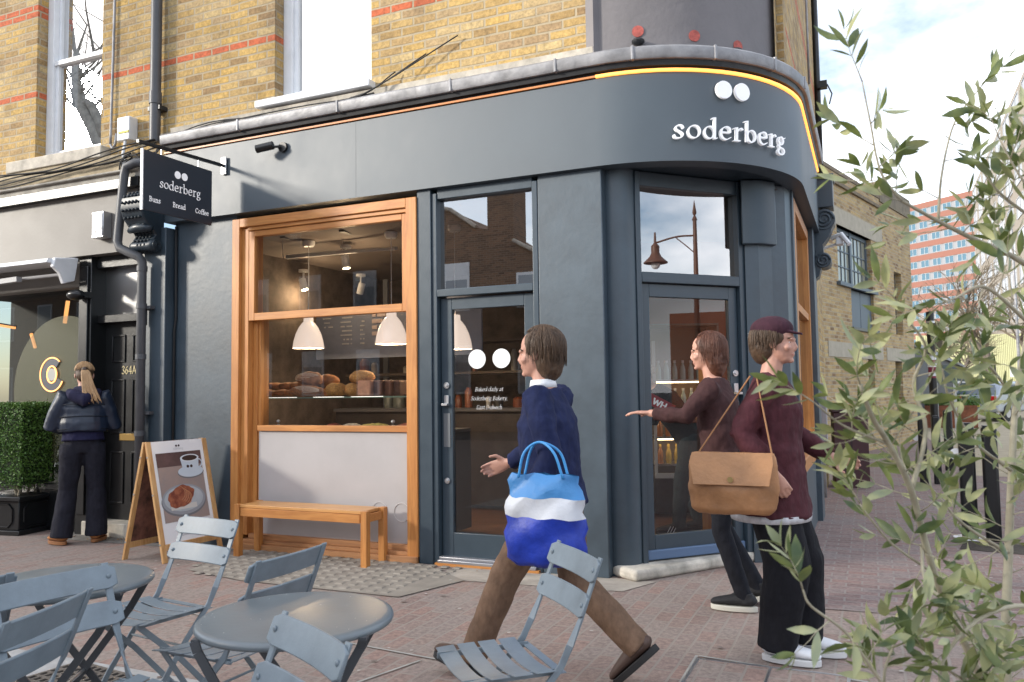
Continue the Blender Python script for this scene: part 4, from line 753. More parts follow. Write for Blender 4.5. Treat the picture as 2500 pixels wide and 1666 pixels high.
def ellp(cu, cv, ru, rv, off, name, m, n=40, rot=0, a0=0, a1=2*PI, rough=0):
    c, s_ = math.cos(rot), math.sin(rot); pts = []
    for i in range(n):
        a = a0+(a1-a0)*i/(n if a1-a0 > 6.2 else n-1); k = 1+rough*math.sin(a*5+1)+rough*.6*math.sin(a*11); x, y = ru*k*math.cos(a), rv*k*math.sin(a); pts.append(board_pt(cu+x*c-y*s_, cv+x*s_*.67+y*c, off))
    return MB().add(pts, [tuple(range(n))]).build(name, m if isinstance(m, str) else m, t, fix=False)
M['pp_sh'] = mat('plate underside', (.17, .17, .18), .6); M['pp_pl'] = mat('grey plate print', (.30, .31, .33), .6); M['pp_in'] = mat('plate print light', (.42, .45, .47), .6, var=.08, vscale=12)
M['pp_pas'] = mat('pastry print', (.14, .022, .012), .6, var=.9, vscale=22, vcol=(.40, .13, .06)); M['pp_cup'] = mat('cup print', (.55, .62, .68), .6); M['pp_cof'] = mat('coffee print', (.04, .02, .015), .6)
bq(.06, .93, .74, .88, .0035).build('photo_background', mat('poster dark band', (.10, .055, .05), .7, var=.4, vscale=6), t, fix=False)
ellp(.47, .39, .43, .155, .004, 'plate_shade', 'pp_sh'); ellp(.47, .405, .42, .15, .005, 'plate', 'pp_pl'); ellp(.47, .412, .375, .125, .006, 'plate_centre', 'pp_in')
bq(.20, .70, .31, .36, .0065).build('napkin', mat('napkin', (.6, .57, .52), .7), t, fix=False)
ellp(.42, .435, .26, .105, .007, 'pastry', 'pp_pas', rough=.05, rot=.2)
mb = MB()
for k in range(5): mb.tube([board_pt(.42+.2*math.cos(a)-.03*k, .42+.085*math.sin(a)+.012*k, .0085) for a in [(-.9+.3*j) for j in range(7)]], .0022, 4)
mb.build('pastry_folds', mat('pastry lines', (.55, .25, .12), .6), t)
ellp(.68, .665, .26, .062, .004, 'saucer_shade', 'pp_sh'); ellp(.68, .675, .25, .058, .005, 'saucer', 'pp_cup')
MB().add([board_pt(*p, .007) for p in ((.50, .81), (.87, .81), (.84, .70), (.76, .665), (.60, .665), (.53, .70))], [(0, 1, 2, 3, 4, 5)]).build('cup', 'pp_cup', t, fix=False)
ellp(.685, .81, .185, .038, .008, 'cup_rim', mat('cup rim print', (.68, .72, .76), .6)); ellp(.685, .81, .15, .028, .009, 'coffee', 'pp_cof'); MB().tube([board_pt(.86+.06*math.sin(a), .75+.04*math.cos(a), .006) for a in [PI*j/8 for j in range(9)]], .005, 6).build('cup_handle', 'pp_cup', t)
for cu in (.63, .70): ellp(cu, .725, .026, .015, .008, 'cup_dot', 'pp_cof')
for cu in (.47, .52): ellp(cu, .945, .018, .011, .003, 'poster_dot', 'pp_cof')
grey = mat('pale grey print', (.55, .56, .58), .6)
def btext(txt, uc, v, s, name): w_ = textw(txt)*s; lettering(txt, lambda a, b: board_pt(uc-w_/2/.57+a*s/.57, v+b*s/.87, .003), res=.09).build(name, grey, t, fix=False)
btext('soderberg', .5, .905, .013, 'poster_name')
mb = MB()
for k, (u0, u1, v) in enumerate(((.45, .8, .165), (.35, .85, .075), (.3, .8, .055))): mb.quad(board_pt(u0, v, .003), board_pt(u1, v, .003), board_pt(u1, v+.010, .003), board_pt(u0, v+.010, .003))
mb.build('fine_print', grey, t, fix=False)
mb = MB()
for z_ in (.86, .55, .15):
    for sx in (1, -1):
        k = 1-z_/.985; mb.disc((.012*sx+.218*sx*k, -.333, z_), .008, (0, -1, 0), 10, .004)
mb.build('screw', 'metal', t, each=1)
# ---- bench
t = thing('bench', 'plain honey coloured timber bench under the bakery window', 'bench', (-4.335, 5.55, 0))
MB().box(-.625, .625, -.135, .135, .415, .44).build('seat', woodm('bench top', (.66, .35, .13), (.52, .25, .08), 'X', .35), t, bevel=.003)
MB().box(-.605, .605, -.145, -.12, .345, .413).box(-.605, .605, .12, .145, .345, .413).box(-.66, -.64, -.09, .09, .35, .413).box(.64, .66, -.09, .09, .35, .413).build('apron', 'oakx', t, bevel=.002, each=1)
for sx in (-1, 1):
    for sy in (-1, 1): MB().box(sx*.645-.028, sx*.645+.028, sy*.125-.028, sy*.125+.028, 0, .442).build('leg', 'oak', t, bevel=.003)
# ---- bistro chairs
def make_chair():
    t = thing('bistro_chair', 'x', 'chair')
    for sx in (-1, 1):
        X = sx*.178; path = [(-.285, .80), (-.245, .70), (-.205, .60), (-.165, .52), (-.13, .455), (-.02, .335), (.10, .18), (.215, .0)]
        mb = MB(); mb.T = Matrix.Translation((X, 0, 0)); vs = []; fs = []
        for i, (y, z) in enumerate(path):
            a = path[max(i-1, 0)]; b = path[min(i+1, len(path)-1)]; d = Vector((0, b[0]-a[0], b[1]-a[1])).normalized(); tw = 0 if i <= 2 else (1 if i >= 4 else .5)
            n_ = Vector((0, -d.z, d.y)); xw = Vector((1, 0, 0)); ang = tw*PI/2; u_ = xw*math.cos(ang)+n_*math.sin(ang); v_ = -xw*math.sin(ang)+n_*math.cos(ang)
            for p, q in ((-1, -1), (1, -1), (1, 1), (-1, 1)): vs.append(Vector((0, y, z))+u_*(p*.0125)+v_*(q*.004))
        k = len(path)
        for i in range(k-1):
            for j in range(4): fs.append((i*4+j, i*4+(j+1) % 4, (i+1)*4+(j+1) % 4, (i+1)*4+j))
        fs += [(3, 2, 1, 0), tuple(range((k-1)*4, k*4))]; mb.add(vs, fs).build('back_upright', 'chair_l', t, bevel=.0015, seg=1)
        X = sx*.155; mb = MB().bar((X, .19, .432), (X, .0, .26), .006, .024).bar((X, .0, .26), (X, -.235, 0), .006, .024); mb.build('rear_leg', 'chair_l', t, bevel=.001, seg=1)
        MB().bar((X, -.14, .436), (X, .205, .436), .006, .020).build('seat_rail', 'chair_l', t)
        MB().cyl((X, .03, .285), (sx*.186, .03, .285), .006, 8).build('pivot', 'metal', t)
    for zc, yc in ((.757, -.268), (.645, -.223)):
        mb = MB(); n = 14; vs = []; h_ = .041; th = .005; tilt = Vector((0, -.38, .925)).normalized(); nr = Vector((0, .925, .38))
        for i in range(n+1):
            x = -.205+.41*i/n; bow = -.016*(1-(x/.205)**2); c = Vector((x, yc+.012+bow, zc)); r_ = .012 if i in (0, n) else 0
            for s1, s2 in ((-1, -1), (1, -1), (1, 1), (-1, 1)): vs.append(c+tilt*(s1*(h_-r_))+nr*(s2*th))
        fs = [(i*4+j, i*4+(j+1) % 4, (i+1)*4+(j+1) % 4, (i+1)*4+j) for i in range(n) for j in range(4)]+[(3, 2, 1, 0), tuple(range(n*4, n*4+4))]
        mb.add(vs, fs); sl = mb.build('back_slat', 'chair_l', t, bevel=.003, smooth=True)
        mb = MB()
        for sx in (-1, 1): mb.ell(Vector((sx*.178, yc+.012-.016*(1-(.178/.205)**2), zc))+nr*.006, (.009, .005, .009), 10, 6)
        mb.build('rivet', 'chair_l', sl, smooth=2, each=1)
    for k in range(4):
        y0 = .165-k*.079; mb = MB(); n = 14; vs = []
        for i in range(n+1):
            x = -.20+.40*i/n; z = .452-.020*(1-(x/.20)**2)
            for yy, zz in ((y0-.033, -.002), (y0+.033, -.002 if k else -.006), (y0+.033, .002 if k else -.002), (y0-.033, .002)): vs.append((x, yy, z+zz))
        fs = [(i*4+j, i*4+(j+1) % 4, (i+1)*4+(j+1) % 4, (i+1)*4+j) for i in range(n) for j in range(4)]+[(3, 2, 1, 0), tuple(range(n*4, n*4+4))]
        mb.add(vs, fs).build('seat_slat', 'chair_l', t, bevel=.0012, seg=1, smooth=True)
    MB().box(-.178, .178, -.150, -.120, .434, .438).build('rear_bar', 'chair_l', t)
    mb = MB().bar((-.178, .17, .06), (.178, .17, .06), .012, .004, (0, 0, 1)).bar((-.155, -.19, .05), (.155, -.19, .05), .012, .004, (0, 0, 1)).cyl((-.178, .0, .31), (.178, .0, .31), .005, 8); mb.build('cross_bar', 'chair_l', t)
    return t
ch0 = make_chair()
def put_chair(bx, by, fx, fy, label, first=False):
    """bx, by: centre of the top slat on the plan; fx, fy: the way the chair faces"""
    f = Vector((fx, fy)).normalized(); c = ch0 if first else copy_tree(ch0); c['label'] = label; c['group'] = 'grey folding bistro chairs'
    c.location = (bx+f.x*.268, by+f.y*.268, 0); c.rotation_euler = (0, 0, math.atan2(-f.x, f.y)); return c
put_chair(-1.00, 2.79, -.72, -.69, 'grey bistro chair right of the centre table, seat slats turned towards it', True)
put_chair(-2.86, 2.92, -.12, -1, 'pale bistro chair before the sandwich board, behind the left table')
put_chair(-1.96, 2.40, -1, .02, 'dark looking bistro chair seen from behind between bench and centre table')
put_chair(-1.284, 1.645, -.46, -.89, 'nearest bistro chair at the bottom centre, its pale back overlapping the centre table')
put_chair(-2.45, 1.83, 1, -.17, 'bistro chair with its two riveted back slats in front of the left table')
put_chair(-2.115, 1.56, -.94, -.33, 'bistro chair cut by the bottom left corner, seen from behind and from the side')
put_chair(-2.66, 1.62, -.97, .25, 'bistro chair of which only the top slat end shows at the left edge')
# ---- bistro tables
def make_table():
    t = thing('bistro_table', 'x', 'table'); prof = [(0, .706), (.270, .706), (.283, .704), (.290, .698), (.292, .690), (.289, .683), (.283, .681), (.278, .684), (.274, .692), (0, .694)]
    MB().lathe(prof, (0, 0, 0), 96).build('tabletop', mat('table top paint', (.125, .150, .165), .33, var=.10, vscale=7, bump=.04, bscale=60, spec=.6), t, smooth=2)
    for sx in (-1, 1):
        for sy in (-1, 1):
            y = sy*(.19 if sx > 0 else .165); pts = [(-.235*sx, .685), (-.225*sx, .655), (-.165*sx, .55), (.0, .325), (.235*sx, 0)]
            mb = MB()
            for a, b in zip(pts[:-1], pts[1:]): mb.bar((a[0], y, a[1]), (b[0], y, b[1]), .007, .026, (0, 1, 0))
            mb.build('leg', 'dkchair', t)
        MB().bar((-.235*sx, -.19, .684), (-.235*sx, .19, .684), .02, .01, (1, 0, 0)).build('top_rail', 'dkchair', t); MB().bar((.19*sx, -.18, .06), (.19*sx, .18, .06), .006, .02, (1, 0, 0)).build('foot_rail', 'dkchair', t)
    MB().cyl((0, -.2, .325), (0, .2, .325), .006, 8).build('pivot', 'metal', t)
    return t
M['dkchair'] = mat('dark grey table leg', (.055, .062, .07), .4, var=.1)
tb = make_table(); tb.location = (-1.618, 2.012, 0); tb.rotation_euler = (0, 0, .42); tb['label'] = 'round grey bistro table with white specks, nearest the middle of the pavement'; tb['group'] = 'round bistro tables'
t2 = copy_tree(tb); t2.location = (-2.72, 2.09, 0); t2.rotation_euler = (0, 0, .55); t2['label'] = 'round grey bistro table at the left, partly hidden by chair backs'
mb = MB(); rnd = random.Random(2)
for i in range(26): a, r_ = rnd.uniform(0, 6.3), .27*math.sqrt(rnd.random()); mb.lathe([(0, .7075), (rnd.choice((.0009, .0012, .0018)), .7068)], (r_*math.cos(a), r_*math.sin(a), 0), 8)
mb.build('paint_speck', 'whiteflat', tb)

# ================================================================== INSIDE THE BAKERY
def warm(o, e, r=.03):
    l = bpy.data.lights.new('lamp_glow', 'POINT'); l.energy = e; l.color = (1, .72, .42); l.shadow_soft_size = r; ob = bpy.data.objects.new('lamp_glow', l); COL.objects.link(ob); ob.parent = o; return ob
M['bulb'] = emis('warm bulb', (1, .78, .5), 12)
def pendant(x, y, zb, label, lit=16):
    t = thing('pendant_lamp', label, 'lamp', (x, y, zb), 0, 'opal pendant lamps')
    pr = [(.165, 0), (.162, .02), (.152, .08), (.132, .15), (.10, .22), (.068, .265), (.052, .28), (.050, .315), (.048, .33)]
    MB().lathe([(r_*.97, z+.001) for r_, z in pr[::-1]]+pr, (0, 0, 0), 32).build('shade', 'shade', t, smooth=2)
    MB().cyl((0, 0, .33), (0, 0, 2.93-zb), .005, 6).build('cord', 'white', t); MB().lathe([(0, 2.99-zb), (.065, 2.99-zb), (.065, 2.955-zb), (.05, 2.93-zb), (0, 2.93-zb)], (0, 0, 0), 20).build('ceiling_rose', 'white', t, smooth=True)
    MB().ell((0, 0, .08), (.035, .035, .05)).build('bulb', 'bulb', t); warm(t, lit).location = (0, 0, .03)
for i, (px, py) in enumerate(((753, 851), (956, 841), (1112, 853))):
    p = at_y(px, py, 6.9); pendant(p.x, p.y, p.z, ('left opal pendant lamp in the bakery window', 'right opal pendant lamp in the bakery window', 'opal pendant lamp half seen through the shop door')[i])
def spot(px, py, Y, tilt, label, on=1):
    p = at_y(px, py, Y); t = thing('track_spotlight', label, 'spotlight', tuple(p), 0, 'white track spotlights'); d = Vector((tilt, 0, -1)).normalized()
    MB().tube([-d*.07, d*.07], .042, 20).build('head', 'white', t, smooth=True); MB().tube([(0, 0, .05), (0, 0, .15)], .012, 8).lathe([(0, .15), (.06, .15), (.06, .18), (0, .18)]).build('bracket', 'white', t)
    MB().tube([d*.0705, d*.073], .034, 20).build('lens', 'bulb' if on else 'white', t)
    if on: warm(t, 7, .04).location = d*.14
spot(659, 680, 7.6, .1, 'leftmost lit white spotlight in the upper bakery window'); spot(741, 695, 7.9, .35, 'lit white spotlight just left of the left lamp cord'); spot(844, 640, 7.2, .15, 'largest lit white spotlight, right of the centre of the upper window'); spot(881, 705, 8.4, -.3, 'unlit white spotlight low at the right of the upper window', 0)
t = thing('ceiling_track', 'suspended white lighting track hanging across the upper window', 'lighting track'); a, b, c = at_y(700, 628, 7.1), at_y(870, 613, 7.1), at_y(967, 607, 7.0)
MB().bar(a, b, .04, .03).bar(b, c, .04, .03).build('track', mat('pale track', (.5, .52, .54), .5), t)
a = at_y(689, 576, 6.6); b = at_y(770, 602, 7.5); e_ = at_y(833, 561, 6.6); f_ = at_y(910, 585, 7.5); MB().bar(a, b, .05, .045).bar(e_, f_, .05, .045).build('black_track', 'black', t)
MB().cyl(at_y(690, 580, 6.8), at_y(690, 630, 6.8), .004, 6).cyl(at_y(836, 575, 7.0), at_y(836, 612, 7.0), .004, 6).build('suspension_wire', 'metal', t)
# glass display shelf and bread
sz = 1.345
t = thing('display_counter', 'glass bread display counter with painted highlights on the shelf edge behind the bakery window', 'display case')
B(-5.55, -3.55, 6.12, 6.60, sz-.012, sz).build('glass_shelf', 'glass_in', t); B(-5.55, -3.55, 6.105, 6.12, sz-.014, sz-.002).build('shelf_edge', mat('green glass edge', (.10, .16, .13), .2), t)
mb = MB()
for x in (-5.25, -4.72, -4.30): mb.box(x, x+.34, 6.10, 6.104, sz-.006, sz-.001)
mb.build('painted_edge_glint', emis('painted shelf edge glint', (.9, .9, .8), .8), t, each=1)  # painted highlights: glowing bars stand for light catching the shelf edge
B(-5.6, -3.5, 6.1, 6.9, .10, 1.0).build('counter_body', mat('counter', (.05, .045, .04), .6), t); B(-5.6, -3.5, 6.1, 6.9, 1.0, 1.03).build('counter_top', mat('slate top', (.10, .105, .11), .3), t)
for x in (-5.45, -3.62): MB().cyl((x, 6.2, 1.03), (x, 6.2, sz-.012), .01, 8).build('shelf_post', 'metal', t)
for x in (-4.98, -3.75): MB().cyl((x, 5.93, 1.05), (x, 5.93, 1.10), .012, 8).ell((x, 5.93, 1.125), (.018, .018, .018)).box(x-.05, x+.05, 5.91, 5.95, 1.045, 1.055).build('glass_clip', 'metal', t)
rnd = random.Random(8)
def loaf(name, label, px, py, w, h, m, cat='bread', Y=6.35, kind='boule', z0=None, grp='loaves on the glass shelf'):
    p = at_y(px, py, Y); z0 = sz if z0 is None else z0; t = MB(); d = .11 if kind != 'long' else .075
    if kind == 'tin': t.box(p.x-w/2, p.x+w/2, Y-.07, Y+.12, z0, z0+h)
    else: t.ell((p.x, Y, z0+h*.48), (w/2, d if kind == 'boule' else d, h*.52), 24, 14, Matrix.Rotation(rnd.uniform(-.25, .25), 3, 'Z'))
    o = t.build(name, m, smooth=kind != 'tin', bevel=.015 if kind == 'tin' else 0)
    if kind != 'tin':
        s = o.modifiers.new('sub', 'SUBSURF'); s.levels = s.render_levels = 1; tx = bpy.data.textures.get('loaf') or bpy.data.textures.new('loaf', 'CLOUDS'); tx.noise_scale = .06; q = o.modifiers.new('lump', 'DISPLACE'); q.texture = tx; q.strength = .018; q.texture_coords = 'GLOBAL'
    tag(o, label, cat, grp)
    if m == 'flour':
        mb = MB()
        for k in range(6):
            yy = -.55+k*.2; mb.tube([(p.x+w/2*.96*math.cos(a)*1.0, Y-d*math.sqrt(max(0, 1-math.cos(a)**2*.92))*math.cos(yy)*1.04, z0+h*.48+h*.52*math.sin(a)*math.sin(yy+.35)*1.04) for a in [PI*(.08+.84*j/12) for j in range(13)]], .0028, 5)
        mb.build('score_line', mat('flour line', (.72, .62, .5), .9), o)
    return o
for i, (px, w) in enumerate(((660, .20), (690, .17), (715, .2))): loaf('roll', ('long brown roll at the left end of the glass shelf', 'second long roll, between the end roll and the scored loaf', 'third long roll touching the scored loaf')[i], px, 970, w, .075, 'bread', 'roll', 6.3, 'long')
for i, (px, w) in enumerate(((668, .22), (702, .22), (725, .16))): loaf('roll', ('roll lying on top of the leftmost rolls', 'roll on top in the middle of the roll pile', 'roll at the back right of the roll pile')[i], px, 970, w, .08, 'bread', 'roll', 6.42, 'long', z0=sz+.065)
loaf('scored_loaf', 'large flour striped loaf in front on the glass shelf', 748, 970, .36, .115, 'flour', Y=6.28, kind='long'); loaf('scored_loaf', 'large flour striped loaf resting on top of the pile', 757, 940, .33, .14, 'flour', Y=6.36, kind='long', z0=sz+.105); loaf('scored_loaf', 'browner loaf end behind the top striped loaf', 800, 940, .26, .12, 'bread', Y=6.46, kind='long', z0=sz+.095)
loaf('dark_roll', 'dark roll squeezed between striped loaf and seeded boule', 792, 968, .16, .09, 'bread', Y=6.45)
loaf('seeded_boule', 'seeded round boule right of the striped loaves', 821, 970, .225, .13, 'seed', Y=6.3); loaf('seeded_boule', 'seeded round boule next to the tin loaf', 864, 970, .21, .125, 'seed', Y=6.38); loaf('seeded_boule', 'largest seeded boule sitting on top', 884, 935, .27, .13, 'seed', Y=6.42, z0=sz+.115)
for i, px in enumerate((899, 926, 948, 968)): loaf('tin_loaf', ('pale cut end of a square tin loaf on the shelf', 'dark square tin loaf behind the pale one', 'dark square tin loaf third in the row', 'dark square tin loaf at the right end')[i], px, 970, .15, .145, mat('tin loaf %d' % i, ((.38, .17, .085), (.10, .04, .025), (.14, .055, .03), (.09, .04, .025))[i], .7, var=.3, vscale=20, bump=.3), Y=6.32+.045*i, kind='tin')
for i, (px, c_) in enumerate(((815, (.25, .05, .03)), (858, (.55, .5, .4)), (905, (.45, .38, .12)), (925, (.40, .36, .10)), (990, (.30, .08, .05)))): loaf('pastry', ('dark red pastry at the window foot', 'round iced bun at the window foot', 'yellow green pastry at the window foot', 'second yellow pastry beside it', 'small red pastry by the right jamb')[i], px, 1036, .15, .07, mat('pastry %d' % i, c_, .7, var=.6, vscale=30), 'pastry', 6.18, z0=1.03, grp='pastries on the counter')
# menu board, shelves, kitchen things behind
t = thing('menu_board', 'large slate blue menu board with white price lines on the back wall', 'menu board'); a = at_y(772, 770, 7.7); b = at_y(1075, 868, 7.7)
B(a.x, b.x+.5, 7.7, 7.73, b.z, a.z+.02).build('board', mat('slate board', (.22, .25, .33), .6, var=.1), t)
mb = MB(); rr = random.Random(4)
for i in range(7):
    z = a.z-.06-i*.05
    for x0, w_ in ((a.x+.1, .14), (a.x+.35, .16), (a.x+.62, .07)):
        if i > 2 and x0 < a.x+.2: continue
        for k in range(int(w_/.02)):
            if rr.random() < .8: mb.box(x0+k*.02, x0+k*.02+.013, 7.692, 7.699, z, z+.016)
mb.build('chalk_lines', mat('chalk', (.6, .6, .6), .8), t)
mb = MB()
for i, (x, z, w_) in enumerate(((.78, -.06, .05), (.85, -.06, .11), (.78, -.13, .14), (.78, -.20, .07), (.78, -.27, .07), (.86, -.27, .11), (1.10, -.31, .17), (1.30, -.33, .05), (1.40, -.35, .18))): mb.box(a.x+x, a.x+x+w_, 7.69, 7.7, a.z+z, a.z+z+.042)
mb.build('price_card', mat('pale pink card', (.62, .5, .47), .7), t)
t = thing('back_counter', 'dark back counter and shelves of bakery equipment behind the bread', 'counter')
B(-6.0, -2.4, 8.2, 8.8, .1, 1.15).build('cabinet', mat('back cabinet', (.035, .03, .03), .5, var=.3), t); B(-6.0, -2.4, 8.15, 8.85, 1.15, 1.19).build('worktop', mat('worktop', (.10, .10, .11), .3), t)
B(-6.0, -2.2, 8.4, 8.8, 1.58, 1.61).box(-6.0, -2.2, 8.4, 8.8, 1.95, 1.98).build('shelf', mat('shelf board', (.08, .06, .05), .5), t)
rr = random.Random(12)
for i in range(26):
    x = -5.9+i*.14+rr.uniform(-.03, .03); z0 = rr.choice((1.19, 1.61)); w_, h_ = rr.uniform(.03, .10), rr.uniform(.08, .26); c_ = rr.choice(((.3, .10, .05), (.25, .2, .15), (.05, .05, .05), (.45, .43, .4), (.2, .06, .03), (.12, .14, .13)))
    mb = MB().lathe([(0, 0), (w_*.8, 0), (w_*.8, h_*.8), (w_*.4, h_), (0, h_)], (0, 0, 0), 14); o = mb.build('storage_jar', mat('jar %d' % i, c_, .35), smooth=True, loc=(x, 8.45+rr.uniform(0, .2), z0)); tag(o, 'small jar or tin on the dim shelves behind the bread', 'jar', 'jars and tins on the back shelves')
t = thing('white_frame_rack', 'pale metal shelf uprights against the dark back wall', 'rack')
for px in (690, 755, 826, 940): q = at_y(px, 640, 9.2); MB().box(q.x-.035, q.x+.035, 9.2, 9.24, .1, 2.9).build('upright', mat('blue grey upright', (.18, .20, .24), .5), t)
a = at_y(826, 690, 9.2); b = at_y(882, 680, 9.2); MB().bar(a, b, .04, .03, (0, 0, 1)).build('crossbar', M['chair_l'], t)
# bottles fridge behind the corner door
t = thing('drinks_fridge', 'open glass fronted drinks fridge with warm lit shelves behind the corner door', 'fridge')
f0 = at_d(1590, 800, 8.4); fz = lambda py: at_d(1640, py, 7.5).z
fr = Matrix((CR.copy().normalized(), Vector((0, 0, 1)).cross(CR).normalized(), Vector((0, 0, 1)))).transposed().to_4x4(); e1 = Vector((CR.x, CR.y, 0)).normalized(); e2 = Vector((-e1.y, e1.x, 0)); fr = Matrix((e1, e2, Vector((0, 0, 1)))).transposed().to_4x4(); fr.translation = (f0.x, f0.y, 0)
def FB(*bx):
    q = MB(); q.T = fr
    for b_ in bx: q.box(*b_)
    return q
FB((0, .70, .45, .47, .45, 2.05), (.68, .70, 0, .45, .45, 2.05), (0, .70, 0, .45, 2.03, 2.05)).build('cabinet', mat('fridge inner', (.22, .16, .11), .4), t); FB((0, .03, -.02, .0, .50, 1.87), (0, .70, -.03, .0, .46, .51)).build('white_frame', mat('pale fridge trim', (.5, .5, .47), .4), t)
FB((.0, .62, .0, .45, .10, .45)).build('motor_box', 'black', t)
zs = [.60, .88, 1.18, 1.47]
for z in zs: FB((.03, .68, .02, .44, z-.02, z)).build('shelf', 'metal', t)
for z in zs[1:]: q = FB((.05, .66, .05, .07, z-.035, z-.022)); q.build('shelf_light', emis('fridge light', (1, .75, .4), 5), t)
rr = random.Random(6); bm_g = mat('clear bottle', (.35, .42, .38), .15); bm_y = mat('yellow juice', (.55, .36, .05), .2); bm_o = mat('orange juice', (.45, .16, .03), .2)
bp = [(0, 0), (.028, 0), (.030, .01), (.030, .10), (.024, .13), (.012, .16), (.012, .19), (0, .19)]
prot = {}
for li, z in enumerate(zs):
    for k in range(7):
        for r_ in range(1):
            m_ = (bm_y, bm_o, bm_g, bm_g)[li] if li != 0 else (bm_y if k % 3 else bm_o)
            if m_.name not in prot:
                o = MB().lathe(bp, (0, 0, 0), 14).build('bottle', m_, smooth=True); cp = MB().lathe([(.014, .175), (.014, .20), (0, .20)], (0, 0, 0), 10).build('cap', mat('cap '+m_.name, (.75, .5, .1) if m_ != bm_g else (.5, .5, .5), .4), o); prot[m_.name] = o
            else: o = copy_tree(prot[m_.name])
            o.location = fr @ Vector((.08+k*.085, .10, z)); o['label'] = {'clear bottle': 'clear glass water bottle on an upper fridge shelf', 'yellow juice': 'yellow juice bottle on a lower fridge shelf', 'orange juice': 'orange drink bottle on a lower fridge shelf'}[m_.name]; o['category'] = 'bottle'; o['group'] = {'clear bottle': 'clear bottles in the fridge', 'yellow juice': 'yellow bottles in the fridge', 'orange juice': 'orange bottles in the fridge'}[m_.name]
t = thing('wooden_post', 'upright light wooden post inside the corner door', 'post'); q = at_d(1728, 1290, 7.35); MB().box(q.x-.045, q.x+.045, q.y, q.y+.05, .06, 1.62).build('board', 'oak', t)
t = thing('red_wall_panel', 'orange red painted wall inside the corner shop door', 'panel'); MB().quad(tuple(at_d(1560, 700, 9)-Vector((0, 0, 2))), tuple(at_d(1990, 700, 9)-Vector((0, 0, 2))), tuple(at_d(1990, 560, 9)), tuple(at_d(1560, 560, 9))).build('panel', mat('terracotta wall', (.30, .085, .04), .7), t, fix=False)
# ================================================================== PEOPLE
V = Vector
def soft(o, vox, it=3, disp=0, ds=.09):
    q = o.modifiers.new('remesh', 'REMESH'); q.mode = 'VOXEL'; q.voxel_size = vox; q.use_smooth_shade = True
    if it: s_ = o.modifiers.new('smooth', 'SMOOTH'); s_.iterations = it; s_.factor = .5
    if disp:
        nm = 'fold%.2f' % ds; tx = bpy.data.textures.get(nm) or bpy.data.textures.new(nm, 'CLOUDS'); tx.noise_scale = ds; tx.noise_depth = 2; d = o.modifiers.new('fold', 'DISPLACE'); d.texture = tx; d.strength = disp; d.texture_coords = 'GLOBAL'; d.mid_level = .5
    return o
def basis(f, up=(0, 0, 1)):
    f = V(f).normalized(); u = V(up); u = (u-f*u.dot(f)).normalized(); return Matrix((f.cross(u), f, u)).transposed()
def hand(mb, wr, d, palm, s=1, curl=.5, thumb=1):
    """wr wrist, d pointing direction, palm = palm normal, thumb = side of the thumb (+1/-1 along d x palm)"""
    d = V(d).normalized(); palm = V(palm); palm = (palm-d*palm.dot(d)).normalized(); sd_ = d.cross(palm)*thumb; wr = V(wr)
    mb.tube([wr-d*.03, wr, wr+d*.045*s, wr+d*.085*s], [(.024, .018), (.026, .016), (.038*s, .014), (.036*s, .012)], 12, side=sd_)
    for i, (off, ln) in enumerate(((.029, .070), (.0095, .078), (-.0105, .072), (-.030, .056))):
        p = wr+d*(.082-.004*abs(i-1))*s+sd_*off*s; pts = [p-d*.015]; a = 0
        for k in range(3): pts.append(p); a += curl*(.55+.35*k); p = p+(d*math.cos(a)+palm*math.sin(a))*ln*s*(.45, .32, .23)[k]
        pts.append(p); mb.tube(pts, [.0085, .0092, .0088, .0080, .0062], 8); mb.ell(p, (.0064, .0064, .0064), 8, 6)
    b = wr+d*.022*s+sd_*.030*s; t1 = b+(d*.55+sd_*.75+palm*.3).normalized()*.036*s; t2 = t1+(d*.9+sd_*.25+palm*.45).normalized()*.030*s; mb.tube([wr+d*.01, b, t1, t2], [.013, .0125, .0105, .008], 8); mb.ell(t2, (.008, .008, .008), 8, 6)
def head(mb, c, f, up=(0, 0, 1)):
    R3 = basis(f, up); c = V(c); E = lambda p, r_: mb.ell(c+R3 @ V(p), r_, 16, 12, R3)
    E((0, -.012, .028), (.074, .094, .088)); E((0, .018, -.03), (.061, .074, .084)); E((0, .038, -.078), (.042, .046, .034)); E((0, .075, -.094), (.019, .018, .014)); E((0, .074, .016), (.048, .018, .012))
    for sx in (-1, 1): E((sx*.077, -.005, -.012), (.009, .018, .030)); E((sx*.04, .058, -.03), (.022, .022, .018))
    mb.tube([c+R3 @ V(p) for p in ((0, .082, .008), (0, .092, -.014), (0, .099, -.030))], [.008, .010, .0125], 8); E((0, .090, -.037), (.015, .011, .008)); E((0, .083, -.058), (.022, .011, .006)); E((0, .082, -.068), (.019, .010, .006))
    return R3
def facebits(t, c, f, up=(0, 0, 1), lip=(.45, .15, .12), brow=(.08, .05, .03)):
    R3 = basis(f, up); c = V(c); mb = MB(); m2 = MB(); m3 = MB(); m4 = MB()
    for sx in (-1, 1):
        mb.ell(c+R3 @ V((sx*.030, .0625, -.002)), (.0110, .0105, .0060), 12, 8, R3); m2.ell(c+R3 @ V((sx*.030, .0710, -.002)), (.0055, .0040, .0050), 10, 6, R3)
        m3.tube([c+R3 @ V(p) for p in ((sx*.014, .080, .019), (sx*.032, .077, .023), (sx*.050, .064, .018))], .0042, 6)
    m4.tube([c+R3 @ V(p) for p in ((-.02, .083, -.063), (0, .090, -.0625), (.02, .083, -.063))], .0034, 6)
    mb.build('eye', 'white', t, smooth=2, each=1); m2.build('iris', mat('iris', (.03, .02, .015), .2), t, smooth=2, each=1); m3.build('eyebrow', mat('brow', brow, .8), t, smooth=2, each=1); m4.build('lips', mat('lips', lip, .5), t, smooth=2)
